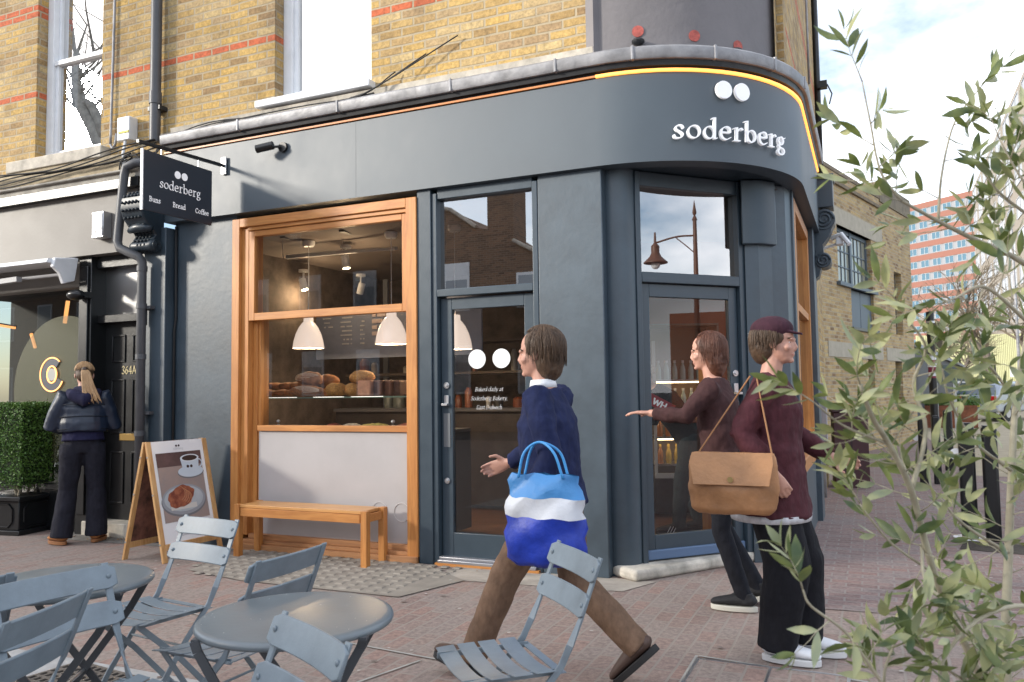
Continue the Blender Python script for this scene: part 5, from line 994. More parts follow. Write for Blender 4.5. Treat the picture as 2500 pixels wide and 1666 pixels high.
def shoe(t, an, toe, m_up, m_so, pitch=0, L_=.27, w=.048, lace=True):
    f = V((toe[0], toe[1], 0)).normalized(); s_ = V((f.y, -f.x, 0)); an = V(an); T = lambda y, z, x=0: an+f*((y)*math.cos(pitch)+(z)*math.sin(pitch))+V((0, 0, 1))*(z*math.cos(pitch)-y*math.sin(pitch))+s_*x
    mb = MB(); prof = [(-.065, .020, .024), (-.05, .034, .040), (0, .042, .048), (.05, .036, .044), (.10, .030, .047), (.15, .024, .046), (.19, .018, .036), (.205, .010, .020)]
    mb.tube([T(y, -.050+h) for y, h, w_ in prof], [(w_*w/.048, h) for y, h, w_ in prof], 14, side=s_); mb.tube([T(-.005, -.03), T(-.01, .035)], [(.045, .05), (.040, .043)], 14, side=f)
    o = soft(mb.build('shoe', m_up, t), .006, 3); out = []
    for k in range(20):
        a = 2*PI*k/20; y = .065+.142*math.cos(a); x = (.046+.006*math.cos(a))*math.sin(a)*w/.048*1.05; out.append((y, x))
    sb = MB(); sb.add([T(y, -.080, x) for y, x in out]+[T(y*1.005, -.048, x*1.03) for y, x in out], [tuple(range(19, -1, -1)), tuple(range(20, 40))]+[(i, (i+1) % 20, (i+1) % 20+20, i+20) for i in range(20)]); sb.build('sole', m_so, o, bevel=.004)
    if lace:
        lb = MB()
        for k in range(4): y = .055+k*.022; h = .012-.010*k; lb.tube([T(y, h-.018, -.026), T(y+.005, h+.002, 0), T(y, h-.018, .026)], .0032, 5)
        lb.build('lace', m_so, o)
def figure(name, label, loc, rz, J, skin='skin', face=True, sc=1):
    t = thing(name, label, 'person', loc, rz); t.scale = (sc, sc, sc); mb = MB(); g = lambda k: V(J[k])
    pe, ch, nk, hd = g('pelvis'), g('chest'), g('neck'), g('head'); sh = g('shl')-g('shr'); sx = -sh.normalized()
    mb.tube([pe+V((0, 0, -.06)), pe, pe.lerp(ch, .45), ch, ch.lerp(nk, .75), nk], [(.10, .08), (.14, .095), (.115, .08), (.14, .095), (.10, .06), (.05, .05)], 18, side=sx)
    R3 = basis(J['face'], J.get('up', (0, 0, 1))); mb.tube([nk-V((0, 0, .03)), nk.lerp(hd, .5), hd+R3 @ V((0, -.02, -.03))], [.056, .05, .05], 14); head(mb, hd, J['face'], J.get('up', (0, 0, 1)))
    for s_ in 'lr':
        a, e_, w_ = g('sh'+s_), g('el'+s_), g('wr'+s_); mb.tube([ch.lerp(a, .6), a, a.lerp(e_, .5), e_, e_.lerp(w_, .35), w_], [.045, .046, .041, .035, .034, .023], 12)
        d, pl_, cu = J['hand'+s_]; hand(mb, w_, d, pl_, 1, cu, J.get('th'+s_, 1))
        h_, k_, n_ = g('hip'+s_), g('kn'+s_), g('an'+s_); mb.tube([h_+V((0, 0, .04)), h_, h_.lerp(k_, .5), k_, k_.lerp(n_, .35), n_], [.07, .075, .062, .048, .045, .032], 12)
    soft(mb.build('body', skin, t), .0055, 2)
    if face: facebits(t, hd, J['face'], J.get('up', (0, 0, 1)))
    return t
def top(t, J, m, rad=1.0, hem=-.02, hemr=(.175, .13), sleeve=1.0, disp=.014, ds=.12, name='jacket', cuff=.94, neck=(.075, .07), vox=.009, chestr=(.180, .130), waist=None):
    g = lambda k: V(J[k]); mb = MB(); pe, ch, nk = g('pelvis'), g('chest'), g('neck'); sx = -(g('shl')-g('shr')).normalized(); low = pe+V((0, 0, hem))
    wr_ = waist or (chestr[0]*.93, chestr[1]*.97); R = rad
    mb.tube([low, low.lerp(ch, .35), low.lerp(ch, .7), ch, ch.lerp(nk, .55), nk.lerp(ch, .1)], [(hemr[0]*R, hemr[1]*R), (wr_[0]*R, wr_[1]*R), (chestr[0]*.98*R, chestr[1]*R), (chestr[0]*R, chestr[1]*R), (.145*R, .095*R), neck], 22, side=sx)
    for s_ in 'lr':
        a, e_, w_ = g('sh'+s_), g('el'+s_), g('wr'+s_); wq = e_.lerp(w_, cuff); k = sleeve; mb.tube([ch.lerp(a, .5)+V((0, 0, .0)), a+V((0, 0, -.005)), a.lerp(e_, .5), e_, e_.lerp(wq, .5), wq], [.07*k, .072*k, .062*k, .055*k, .052*k, .042*k], 14)
    return soft(mb.build(name, m, t), vox, 4, disp, ds)
def legs(t, J, m, thigh=.098, knee=.072, hemr=.065, disp=.012, ds=.1, name='trousers', waist=(.165, .122), end=.04, vox=.009):
    g = lambda k: V(J[k]); mb = MB(); pe = g('pelvis'); sx = -(g('shl')-g('shr')).normalized(); sx.z = 0
    mb.tube([pe+V((0, 0, .10)), pe+V((0, 0, .02)), pe+V((0, 0, -.09))], [(waist[0]*.92, waist[1]*.92), waist, (waist[0]*.9, waist[1]*.85)], 20, side=sx)
    for s_ in 'lr':
        h_, k_, n_ = g('hip'+s_), g('kn'+s_), g('an'+s_); n2 = n_+(k_-n_).normalized()*(-end+.02); mb.tube([h_+V((0, 0, .03)), h_+(k_-h_)*.12, h_.lerp(k_, .5), k_, k_.lerp(n2, .5), n2], [thigh*.95, thigh, (thigh+knee)/2, knee, (knee+hemr)/2, hemr], 16)
    return soft(mb.build(name, m, t), vox, 4, disp, ds)
def cloth(n, c, **k): return mat(n, c, .85, var=.22, vscale=26, bump=.7, bscale=17, spec=.2, bdist=.018, stretch=(1, 1, .6), **k)
def strands(t, c, r, m, n=420, face=(0, 1), gap=1.15, lo=1.35, seed=1, up=(0, 0, 1)):
    rr_ = random.Random(seed); mb = MB(); fa = math.atan2(face[1], face[0]); c = V(c)
    for i in range(n):
        th = fa+gap+rr_.random()*(2*PI-2*gap) if rr_.random() < .82 else fa+rr_.uniform(-gap, gap); front = abs((th-fa+PI) % (2*PI)-PI) < gap; p1 = rr_.uniform(.55, .85) if front else lo*rr_.uniform(.8, 1.25); k = rr_.uniform(1.0, 1.06); w_ = rr_.uniform(-.25, .25); pts = []
        for j in range(8):
            ph = .06+p1*j/7; a = th+w_*j/7; drop = max(0, ph-PI/2); rad_ = math.sin(min(ph, PI/2)); pts.append(c+V((r[0]*k*rad_*math.cos(a), r[1]*k*rad_*math.sin(a), r[2]*k*(math.cos(ph) if ph < PI/2 else -drop*.9))))
        mb.tube(pts, [.0022]*6+[.0016, .0004], 4, cap=False)
    o = mb.build('hair_strand', m, t, smooth=2, fix=False); o['kind'] = 'stuff'; return o
# ---- woman at the black door, seen from behind
J = dict(pelvis=(0, 0, .94), chest=(0, .02, 1.27), neck=(0, .0, 1.43), head=(0, .045, 1.585), face=(0, 1, -.38), up=(0, .3, 1), shl=(-.165, 0, 1.37), shr=(.165, 0, 1.37), ell=(-.265, .02, 1.10), elr=(.265, .02, 1.10), wrl=(-.12, .22, 1.08), wrr=(.12, .22, 1.08),
         handl=((.5, .8, .2), (0, -.3, 1), .6), handr=((-.5, .8, .2), (0, -.3, 1), .6), hipl=(-.09, 0, .90), hipr=(.09, 0, .90), knl=(-.12, .035, .50), knr=(.12, .02, .50), anl=(-.165, -.01, .085), anr=(.125, .0, .085), toel=(-.5, 1), toer=(.35, 1), thl=-1)
w1 = figure('person', 'woman with blonde ponytail in navy puffer jacket at the black door, seen from behind', (-6.86, 5.40, 0), .90, J)
legs(w1, J, cloth('dark wool trousers', (.018, .018, .026)), .108, .082, .098, .016, .13)
top(w1, J, cloth('navy hoodie', (.018, .018, .05)), 1.02, hem=.02, hemr=(.180, .145), name='hoodie', sleeve=.92)
pj = top(w1, J, mat('navy puffer nylon', (.012, .020, .040), .42, spec=.5, var=.2, vscale=9), 1.16, hem=.10, hemr=(.180, .150), sleeve=1.28, chestr=(.182, .14), waist=(.192, .155), disp=.02, ds=.16, name='puffer_jacket')
tx = bpy.data.textures.new('quilt', 'WOOD'); tx.wood_type = 'BANDNOISE'
mb = MB()
for z_, r_ in ((1.305, 1.0), (1.19, 1.05), (1.075, 1.07)):
    mb.tube([(.212*r_*math.cos(a), .158*r_*math.sin(a)*1.02+.01, z_-.02*math.cos(a*2)*.3) for a in [PI+.25+j*(PI-.5)/18 for j in range(19)]], .0045, 6)
mb.build('quilt_seam', mat('seam shade', (.006, .010, .020), .7), w1, smooth=2, each=1)
soft(MB().tube([(-.12, -.02, 1.42), (-.09, -.11, 1.39), (0, -.155, 1.345), (.09, -.11, 1.39), (.12, -.02, 1.42)], [.04, .055, .068, .055, .04], 14).tube([(-.07, .02, 1.44), (0, -.075, 1.44), (.07, .02, 1.44)], [.035, .045, .035], 12).build('hood', cloth('navy hood', (.018, .018, .045)), w1), .009, 4)
M['blonde'] = mat('blonde hair', (.33, .19, .085), .5, var=.5, vscale=14, stretch=(3, 3, .3), vcol=(.52, .33, .17), bump=.6, bscale=60)
M['hair_b'] = mat('brown hair', (.075, .042, .022), .5, var=.4, vscale=14, stretch=(4, 4, .5), bump=.6, bscale=60)
hR = basis(J['face'], J['up']); hc = V(J['head'])
soft(MB().ell(hc+hR @ V((0, -.020, .032)), (.083, .098, .092), 20, 14, hR).ell(hc+hR @ V((0, -.055, -.02)), (.072, .06, .075), 16, 12, hR).build('hair', 'hair_b', w1), .006, 3, .008, .03); strands(w1, (0, .020, 1.612), (.086, .102, .096), M['blonde'], 380, lo=1.15, seed=6)
mb = MB()
for k in range(11):
    o_ = (k-5)*.006; mb.tube(crv([(o_*.3, -.075, 1.635), (.012+o_, -.125, 1.60), (.03+o_*1.4, -.145, 1.50), (.055+o_*1.9, -.165-.004*(k % 3), 1.40), (.085+o_*2.2, -.185+.003*(k % 4), 1.33-.012*(k % 3))], 4), [.011]*8+[.010]*6+[.006, .004, .001], 7)
mb.build('ponytail', 'blonde', w1, smooth=2); MB().ell((.004, -.088, 1.633), (.030, .026, .026)).build('hair_clip', mat('hair clip', (.05, .03, .02), .3), w1, smooth=2)
for s_ in 'lr': shoe(w1, V(J['an'+s_]), J['toe'+s_], mat('tan suede', (.40, .17, .06), .9, var=.15), mat('tan sole', (.30, .13, .05), .8), w=.055, lace=False)
# ---- passer-by with the blue shopping bag, walking left
J = dict(pelvis=(0, 0, .90), chest=(0, .03, 1.22), neck=(0, .04, 1.40), head=(0, .075, 1.555), face=(-.12, 1, -.1), shl=(-.16, .02, 1.345), shr=(.16, .03, 1.345), ell=(-.215, -.06, 1.08), elr=(.225, .12, 1.10), wrl=(-.24, .02, .87), wrr=(.20, .335, 1.00),
         handl=((0, .15, -1), (1, 0, 0), .9), handr=((0, .9, -.3), (-1, 0, -.2), .5), hipl=(-.085, 0, .86), hipr=(.085, 0, .86), knl=(-.09, .22, .50), knr=(.09, -.06, .47), anl=(-.085, .40, .105), anr=(.085, -.36, .19), toel=(0, 1), toer=(0, 1), thl=-1, thr=1)
w2 = figure('person', 'passer-by in navy jacket and tan trousers striding left with a blue shopping bag', (-1.40, 3.64, 0), PI/2, J)
legs(w2, J, cloth('tan trousers', (.16, .10, .066)), .100, .078, .068); top(w2, J, cloth('navy jacket', (.014, .020, .062)), 1.08, hem=-.08, hemr=(.19, .145), sleeve=1.06, disp=.024, ds=.085)
MB().tube([(0, .05, 1.385), (0, .052, 1.425)], [(.075, .068), (.062, .060)], 18).build('white_collar', 'white', w2, smooth=2)
soft(MB().ell((0, .048, 1.590), (.086, .102, .092), 20, 14).ell((0, .015, 1.53), (.088, .072, .12), 18, 12).build('hair', 'hair_b', w2), .006, 3, .01, .03); strands(w2, (0, .045, 1.588), (.092, .108, .098), 'hair_b', 520, lo=2.1, seed=3)
shoe(w2, V(J['anl']), (0, 1), mat('brown boot', (.07, .04, .03), .6), 'rubber', pitch=-.25); shoe(w2, V(J['anr']), (0, 1), mat('brown boot', (.07, .04, .03), .6), 'rubber', pitch=.75)
def crumple(mb, k=.010):
    mb.v = [(x+k*math.sin(z*41+y*23)+k*.6*math.sin(z*97+y*61), y+k*math.sin(z*53+x*31), z+k*.5*math.sin(y*47+x*29)) for x, y, z in mb.v]; return mb
def ringstack(zs, n=30):
    return MB().tube([(0, 0, z) for z, a, b in zs], [(a, b) for z, a, b in zs], n, side=(0, 1, 0), cap=False)
t = thing('shopping_bag', 'blue shopping bag with a white band carried by the passer-by', 'bag', (-1.33, 3.335, .82), PI/2)
crumple(ringstack([(-.215, .01, .005), (-.21, .15, .04), (-.19, .175, .062), (-.16, .185, .072), (-.12, .19, .078), (-.08, .19, .08), (-.04, .188, .078), (0, .185, .075)])).build('bag_body', mat('blue bag plastic', (.010, .038, .36), .45, var=.2, vscale=14, bump=.5, bscale=22, bdist=.01), t, smooth=2)
crumple(ringstack([(0, .185, .075), (.03, .184, .07), (.06, .182, .064), (.085, .18, .058)])).build('white_band', mat('white bag plastic', (.56, .58, .62), .5, bump=.5, bscale=22, bdist=.01), t, smooth=2); crumple(ringstack([(.085, .18, .058), (.12, .172, .046), (.15, .166, .032), (.18, .16, .018), (.185, .157, .012)])).build('bag_top', mat('light blue bag plastic', (.05, .22, .50), .45, bump=.5, bscale=22, bdist=.01), t, smooth=2)
for sx in (-.035, .035): MB().tube(crv([(sx, -.10, .17), (sx, -.06, .28), (-.015, .015, .325), (sx, .08, .28), (sx, .11, .17)], 6), .006, 6).build('handle', mat('light blue handle', (.05, .28, .62), .4), t, smooth=2)
# ---- walker in burgundy with the tan bag
J = dict(pelvis=(0, 0, .93), chest=(0, .03, 1.27), neck=(0, .02, 1.45), head=(0, .06, 1.61), face=(.1, 1, -.1), shl=(-.17, .0, 1.39), shr=(.17, .02, 1.39), ell=(-.23, .10, 1.13), elr=(.23, -.10, 1.14), wrl=(-.2, .30, 1.0), wrr=(.25, .05, .95),
         handl=((0, 1, -.2), (1, 0, 0), .5), handr=((0, .5, -.9), (-1, 0, 0), .8), hipl=(-.09, 0, .89), hipr=(.09, 0, .89), knl=(-.09, .13, .49), knr=(.09, .08, .49), anl=(-.09, .13, .085), anr=(.09, .02, .085), toel=(0, 1), toer=(.05, 1), thr=-1)
w3 = figure('person', 'person in burgundy coat, dark cap, wide black trousers and white trainers walking right', (-.50, 4.40, 0), -PI/2, J)
legs(w3, J, cloth('wide black trousers', (.010, .010, .013)), .125, .115, .098, .02, .16)
top(w3, J, cloth('burgundy coat', (.070, .022, .028)), 1.12, hem=-.20, hemr=(.215, .185), sleeve=1.15, waist=(.19, .155), name='coat', disp=.028, ds=.10); MB().tube([(0, 0, .70), (0, 0, .735)], [(.232, .200), (.238, .205)], 26, side=(1, 0, 0)).build('white_hem', cloth('off white hem', (.5, .5, .52)), w3, smooth=2)
soft(MB().ell((0, .03, 1.64), (.086, .103, .092), 20, 14).ell((0, -.01, 1.58), (.08, .07, .09), 16, 12).build('hair', 'hair_b', w3), .006, 3, .008, .03); strands(w3, (0, .025, 1.63), (.090, .103, .092), 'hair_b', 420, lo=1.9, seed=4)
soft(MB().ell((0, .035, 1.675), (.092, .11, .07), 20, 14).prism([(-.06, .11, 1.655), (-.035, .185, 1.64), (.035, .185, 1.64), (.06, .11, 1.655)], (0, 0, .010)).build('cap', cloth('dark plum cap', (.05, .02, .03)), w3), .005, 2)
wt = mat('white leather', (.66, .67, .70), .5, var=.08); shoe(w3, V(J['anr']), J['toer'], wt, mat('white rubber', (.62, .62, .62), .6)); shoe(w3, V(J['anl']), J['toel'], wt, mat('white rubber', (.62, .62, .62), .6))
t = thing('tan_bag', 'large tan leather bag hanging at the hip of the burgundy coat', 'bag', (-.62, 4.105, .93), -PI/2)
soft(MB().tube([(0, -.02, -.175), (0, -.02, -.15), (0, -.02, -.06), (0, -.02, .06), (0, -.02, .125)], [(.045, .17), (.062, .205), (.066, .222), (.052, .215), (.03, .20)], 28, side=(1, 0, 0)).build('bag_body', mat('tan leather', (.34, .165, .07), .5, var=.25, vscale=8, bump=.5, bscale=18, bdist=.01), t), .008, 3, .014, .10); MB().prism([(.030, -.21, .125), (.030, .17, .125), (.062, .18, .08), (.074, .16, -.03), (.074, -.20, -.03), (.062, -.22, .08)], (.004, 0, .002)).build('flap', mat('tan flap', (.37, .185, .08), .5, var=.2, bump=.3), t, bevel=.002); MB().disc((.078, -.02, 0), .014, (1, 0, 0), 14, .006).build('clasp', mat('brass clasp', (.6, .45, .2), .3, metal=.8), t)
MB().bar((-.01, -.20, .10), (-.062, .07, .50), .024, .006).bar((-.01, .17, .10), (-.062, .10, .50), .024, .006).build('strap', mat('tan strap', (.36, .17, .07), .5), t, each=1)
# ---- walker in dark brown jacket with arm stretched out
J = dict(pelvis=(0, 0, .93), chest=(0, .05, 1.27), neck=(0, .07, 1.45), head=(0, .11, 1.61), face=(0, 1, -.15), shl=(-.17, .06, 1.38), shr=(.17, .05, 1.38), ell=(-.24, .20, 1.20), elr=(.23, -.05, 1.12), wrl=(-.20, .44, 1.22), wrr=(.24, .10, .95),
         handl=((0, 1, .05), (0, .1, -1), .25), handr=((0, .5, -.9), (-1, 0, 0), .7), hipl=(-.09, 0, .89), hipr=(.09, 0, .89), knl=(-.09, .03, .49), knr=(.09, .06, .50), anl=(-.09, -.10, .085), anr=(.10, -.16, .11), toel=(0, 1), toer=(0, 1), thl=-1)
w4 = figure('person', 'person in dark brown jacket and slim black jeans walking left with one hand outstretched', (-.86, 5.28, 0), PI/2, J)
legs(w4, J, cloth('slim black jeans', (.012, .013, .018)), .088, .060, .050); top(w4, J, cloth('dark brown jacket', (.055, .026, .026)), 1.04, hem=-.10, hemr=(.18, .14), sleeve=1.0, cuff=.86, disp=.022, ds=.08)
soft(MB().ell((0, .084, 1.645), (.086, .104, .092), 20, 14).ell((0, .045, 1.56), (.088, .070, .13), 18, 12).build('hair', mat('auburn hair', (.12, .045, .025), .5, var=.4, bump=.4), w4), .006, 3, .01, .03); strands(w4, (0, .082, 1.642), (.091, .108, .098), bpy.data.materials['auburn hair'], 520, lo=2.4, seed=5)
bk = mat('black canvas', (.016, .016, .018), .8, var=.15); ws = mat('cream rubber', (.62, .60, .52), .6)
shoe(w4, V(J['anl']), (0, 1), bk, ws); shoe(w4, V(J['anr']), (0, 1), bk, ws, pitch=.25)
# ---- man inside, bending to the fridge
J = dict(pelvis=(0, 0, .92), chest=(0, .22, 1.20), neck=(0, .34, 1.34), head=(0, .43, 1.45), face=(0, 1, -.6), up=(0, .5, 1), shl=(-.17, .27, 1.30), shr=(.17, .27, 1.30), ell=(-.20, .36, 1.03), elr=(.20, .42, 1.06), wrl=(-.14, .58, 1.06), wrr=(.12, .64, 1.10),
         handl=((.2, 1, 0), (0, 0, -1), .7), handr=((-.2, 1, 0), (0, 0, -1), .7), hipl=(-.09, 0, .88), hipr=(.09, 0, .88), knl=(-.10, .10, .49), knr=(.10, .02, .48), anl=(-.10, .14, .085), anr=(.10, -.10, .085), toel=(0, 1), toer=(0, 1), thl=-1)
q = at_d(1690, 1300, 7.35)
w5 = figure('person', 'man in dark clothes and patterned hat bending to the drinks fridge inside', (q.x, q.y, .06), math.radians(113.7), J, skin='skin2')
legs(w5, J, cloth('dark jeans', (.018, .030, .034)), .100, .075, .06); top(w5, J, cloth('black sweater', (.014, .013, .014)), 1.05, hem=-.04)
soft(MB().ell((0, .42, 1.50), (.10, .115, .06), 20, 12).lathe([(.10, 1.47), (.13, 1.46), (.10, 1.455)], (0, .42, 0), 24).build('hat', mat('patterned hat', (.45, .38, .30), .8, var=.5, vscale=28), w5), .006, 1)
o = MB().bar((-.282, .20, 1.12), (-.270, .42, 1.24), .012, .10, (1, 0, 0)).build('red_strap', mat('red strap', (.42, .02, .03), .5), w5)
q = lettering('WH', lambda u, v: V((-.293, .385, 1.19))+V((-.005, -.90, -.46))*(u*.045)+V((0, -.40, .85))*(v*.036), pen=(.16, .12)); q.build('strap_letters', 'letter', w5, fix=False)
for s_ in 'lr':
    shoe(w5, V(J['an'+s_]), (0, 1), bk, 'rubber')
mb = MB()
for k in range(3): mb.bar((-.152, .20+k*.026, .035), (-.140, .17+k*.026, .085), .010, .004)
mb.build('shoe_stripe', 'white', w5)
# ================================================================== BEHIND
S0 = V((-.864, 16.13, 0)); sdv = V((.27, .963, 0)).normalized(); sT = Matrix((sdv, V((-sdv.y, sdv.x, 0)), V((0, 0, 1)))).transposed().to_4x4(); sT.translation = S0
rb = thing('rear_brick_building', 'low pale brick building with grey metal windows and shutters along the side street', 'building', (0, 0, 0)); rb.matrix_world = sT
op = [(1.28, 3.62, 3.47, 4.64), (2.05, 3.65, 2.6, 3.40), (5.4, 6.05, 2.6, 4.12), (3.05, 3.5, .5, 1.96), (5.2, 5.8, .5, 1.96)]
mb = holes(MB(), -6, 7.05, 0, 5.70, op, 0, .22); mb.quad((7.05, 0, 0), (7.05, 6, 0), (7.05, 6, 6.1), (7.05, 0, 6.1)).quad((-6, 0, 5.70), (7.05, 0, 5.70), (7.05, 5, 5.70), (-6, 5, 5.70)); mb.build('wall', 'yellow2', rb, fix=False)
B(-6, 4.5, -.05, .3, 5.45, 5.52).box(-6, 4.5, -.02, .3, 5.70, 5.78).build('coping', mat('brick coping', (.20, .16, .11), .9, var=.3), rb); B(4.4, 7.1, -.03, .5, 5.64, 6.12).build('roof_block', mat('dark brick block', (.20, .17, .12), .9, var=.3), rb); B(2.3, 2.7, 2.5, 2.9, 5.7, 6.5).build('chimney', mat('pale chimney', (.5, .44, .36), .9), rb)
B(.9, 4.5, -.012, .2, 4.64, 4.99).box(.5, 4.2, -.012, .2, 1.96, 2.26).box(4.5, 7.0, -.012, .2, 1.96, 2.26).build('lintel', mat('concrete lintel', (.42, .38, .30), .85, var=.12), rb, each=1)
bm_ = mat('grey blue joinery', (.085, .115, .145), .5); wf = MB().box(1.28, 1.36, .10, .16, 3.47, 4.64).box(3.54, 3.62, .10, .16, 3.47, 4.64).box(2.38, 2.50, .09, .16, 3.47, 4.64).box(1.36, 3.54, .10, .16, 3.47, 3.55).box(1.36, 3.54, .10, .16, 4.56, 4.64)
for k in (1.62, 1.87, 2.12, 2.76, 3.02, 3.28): wf.box(k-.012, k+.012, .115, .145, 3.55, 4.56)
for z in (3.85, 4.18): wf.box(1.36, 3.54, .112, .148, z-.012, z+.012)
wf = wf.build('window', bm_, rb); MB().quad((1.36, .13, 3.55), (3.54, .13, 3.55), (3.54, .13, 4.56), (1.36, .13, 4.56)).build('pane', mat('old panes', (.30, .30, .24), .15), wf, fix=False)
B(1.15, 3.75, -.08, .14, 3.40, 3.47).build('window_sill', bm_, rb); sh_ = B(2.05, 2.84, .06, .12, 2.6, 3.40).box(2.86, 3.65, .06, .12, 2.6, 3.40).build('shutter', bm_, rb, bevel=.01, each=1); B(1.95, 3.8, -.06, .14, 2.54, 2.60).build('shutter_sill', 'dkmetal', rb)
B(5.4, 6.05, .14, .18, 2.6, 4.12).box(5.66, 5.74, .10, .14, 2.6, 4.12).box(5.4, 6.05, .10, .14, 3.30, 3.38).build('narrow_window', mat('dark glazing', (.05, .055, .06), .2), rb); B(3.05, 3.5, .15, .2, .5, 1.96).box(5.2, 5.8, .15, .2, .5, 1.96).build('lower_window', mat('dark glazing low', (.045, .045, .05), .25), rb, each=1)
t = thing('utility_cabinet', 'dark maroon utility cabinet standing past the corner of the bakery', 'cabinet', (-.30, 12.1, 0), .15); B(-.22, .22, -.16, .16, 0, 1.02).build('body', mat('maroon metal', (.055, .018, .022), .5, var=.15), t, bevel=.01); B(-.24, .24, -.18, .18, 1.02, 1.06).build('lid', mat('maroon lid', (.04, .014, .018), .5), t, bevel=.01); B(.0, .008, -.168, -.16, .1, .95).build('door_gap', 'soffit', t)
t = thing('wall_lantern', 'small brown lantern on the pale brick wall under the window', 'lantern'); q = at_d(2012, 742, 16.5); MB().box(q.x-.12, q.x+.12, q.y-.3, q.y+.05, q.z-.12, q.z+.12).build('lantern_body', mat('brown lantern', (.06, .035, .03), .5), t, bevel=.02)
# tower and slabs far behind
def facade(name, label, p0, p1, zt, storey, nb, mats, band, depth=14, win=None):
    a = V(p0); b = V(p1); d = (b-a); Lh = d.length; d.normalize(); n_ = V((-d.y, d.x, 0)); T = Matrix((d, n_, V((0, 0, 1)))).transposed().to_4x4(); T.translation = V((a.x, a.y, 0)); t = thing(name, label, 'building', (0, 0, 0)); t.matrix_world = T
    B(0, Lh, 0, depth, 0, zt).build('wall', mats[0], t); ns = int(zt/storey)
    if band:
        mb = MB()
        for i in range(ns): mb.box(-.05, Lh+.05, -.15, .2, zt-i*storey-1.25, zt-i*storey)
        mb.build('brick_band', mats[1], t)
    w_ = Lh/nb; h_ = 1.55 if band else storey*.62; e_ = w_*.32
    f0_ = MB().prism([(-e_-.08, -.08, 0), (e_+.08, -.08, 0), (e_+.08, -.08, .08), (-e_, -.08, .08), (-e_, -.08, h_-.08), (-.05, -.08, h_-.08), (-.05, -.08, .08), (.05, -.08, .08), (.05, -.08, h_-.08), (e_, -.08, h_-.08), (e_, -.08, .08), (e_+.08, -.08, .08), (e_+.08, -.08, h_), (-e_-.08, -.08, h_)], (0, .12, 0)).build('window', mats[3], t); MB().box(-e_, e_, -.04, .03, .02, h_-.02).build('pane', mats[2], f0_)
    for i in range(ns):
        zz = zt-i*storey-(1.28 if band else .6)-h_
        if zz < 2: continue
        for k in range(nb):
            f_ = f0_ if i == k == 0 else copy_tree(f0_, t); f_.location = ((k+.5)*w_, 0, zz)
    return t
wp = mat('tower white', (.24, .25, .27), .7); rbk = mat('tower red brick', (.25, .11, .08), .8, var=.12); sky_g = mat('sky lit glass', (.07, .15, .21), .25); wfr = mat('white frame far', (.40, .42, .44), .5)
a = at_d(2228, 900, 185); b = at_d(2412, 900, 168); zt = at_d(2400, 457, 169).z
facade('apartment_tower', 'red and white banded apartment tower far behind the street', (a.x, a.y, 0), (b.x, b.y, 0), zt, 2.95, 6, (wp, rbk, sky_g, wfr), True)
a = at_d(2395, 900, 120); b = at_d(2560, 900, 70); zt = at_d(2470, 330, 95).z
facade('pale_block', 'pale stone apartment block with dark windows at the right edge', (a.x, a.y, 0), (b.x, b.y, 0), zt, 3.3, 8, (mat('pale stone far', (.27, .235, .19), .8), rbk, mat('dark far glass', (.08, .09, .10), .2), wfr), False)
t = thing('dark_outbuilding', 'dark grey flat walled outbuilding with a pale slate roof edge', 'outbuilding'); a = at_d(2236, 940, 24); b = at_d(2352, 940, 52); a.z = 0; b.z = 0; d = (b-a).normalized(); n_ = V((d.y, -d.x, 0))
MB().prism([a, a-n_*6, a-n_*6+V((0, 0, 2.5)), a+V((0, 0, 2.55))], b-a).build('wall', mat('dark grey cladding', (.055, .06, .068), .6, var=.1, vscale=2), t); MB().prism([a+n_*.15+V((0, 0, 2.5)), a-n_*1.8+V((0, 0, 3.0)), a-n_*1.8+V((0, 0, 3.08)), a+n_*.15+V((0, 0, 2.62))], b-a).build('roof', mat('slate roof', (.30, .32, .34), .6, var=.2, vscale=6), t)
t = thing('yellow_hall', 'long pale yellow green corrugated hall behind the bare trees', 'building'); a = at_d(2236, 820, 78); b = at_d(2640, 812, 70); mb = MB(); n = 90
for i in range(n): p = a.lerp(b, i/n); q = a.lerp(b, (i+.55)/n); mb.prism([(p.x, p.y, 0), (q.x, q.y, 0), (q.x+.02, q.y+.1, 0), (p.x-.02, p.y+.1, 0)], (0, 0, p.z))
mb.quad((a.x, a.y+.08, 0), (b.x, b.y+.08, 0), (b.x, b.y+.08, b.z), (a.x, a.y+.08, a.z)); mb.build('cladding', mat('pale yellow cladding', (.50, .50, .28), .6), t, fix=False)
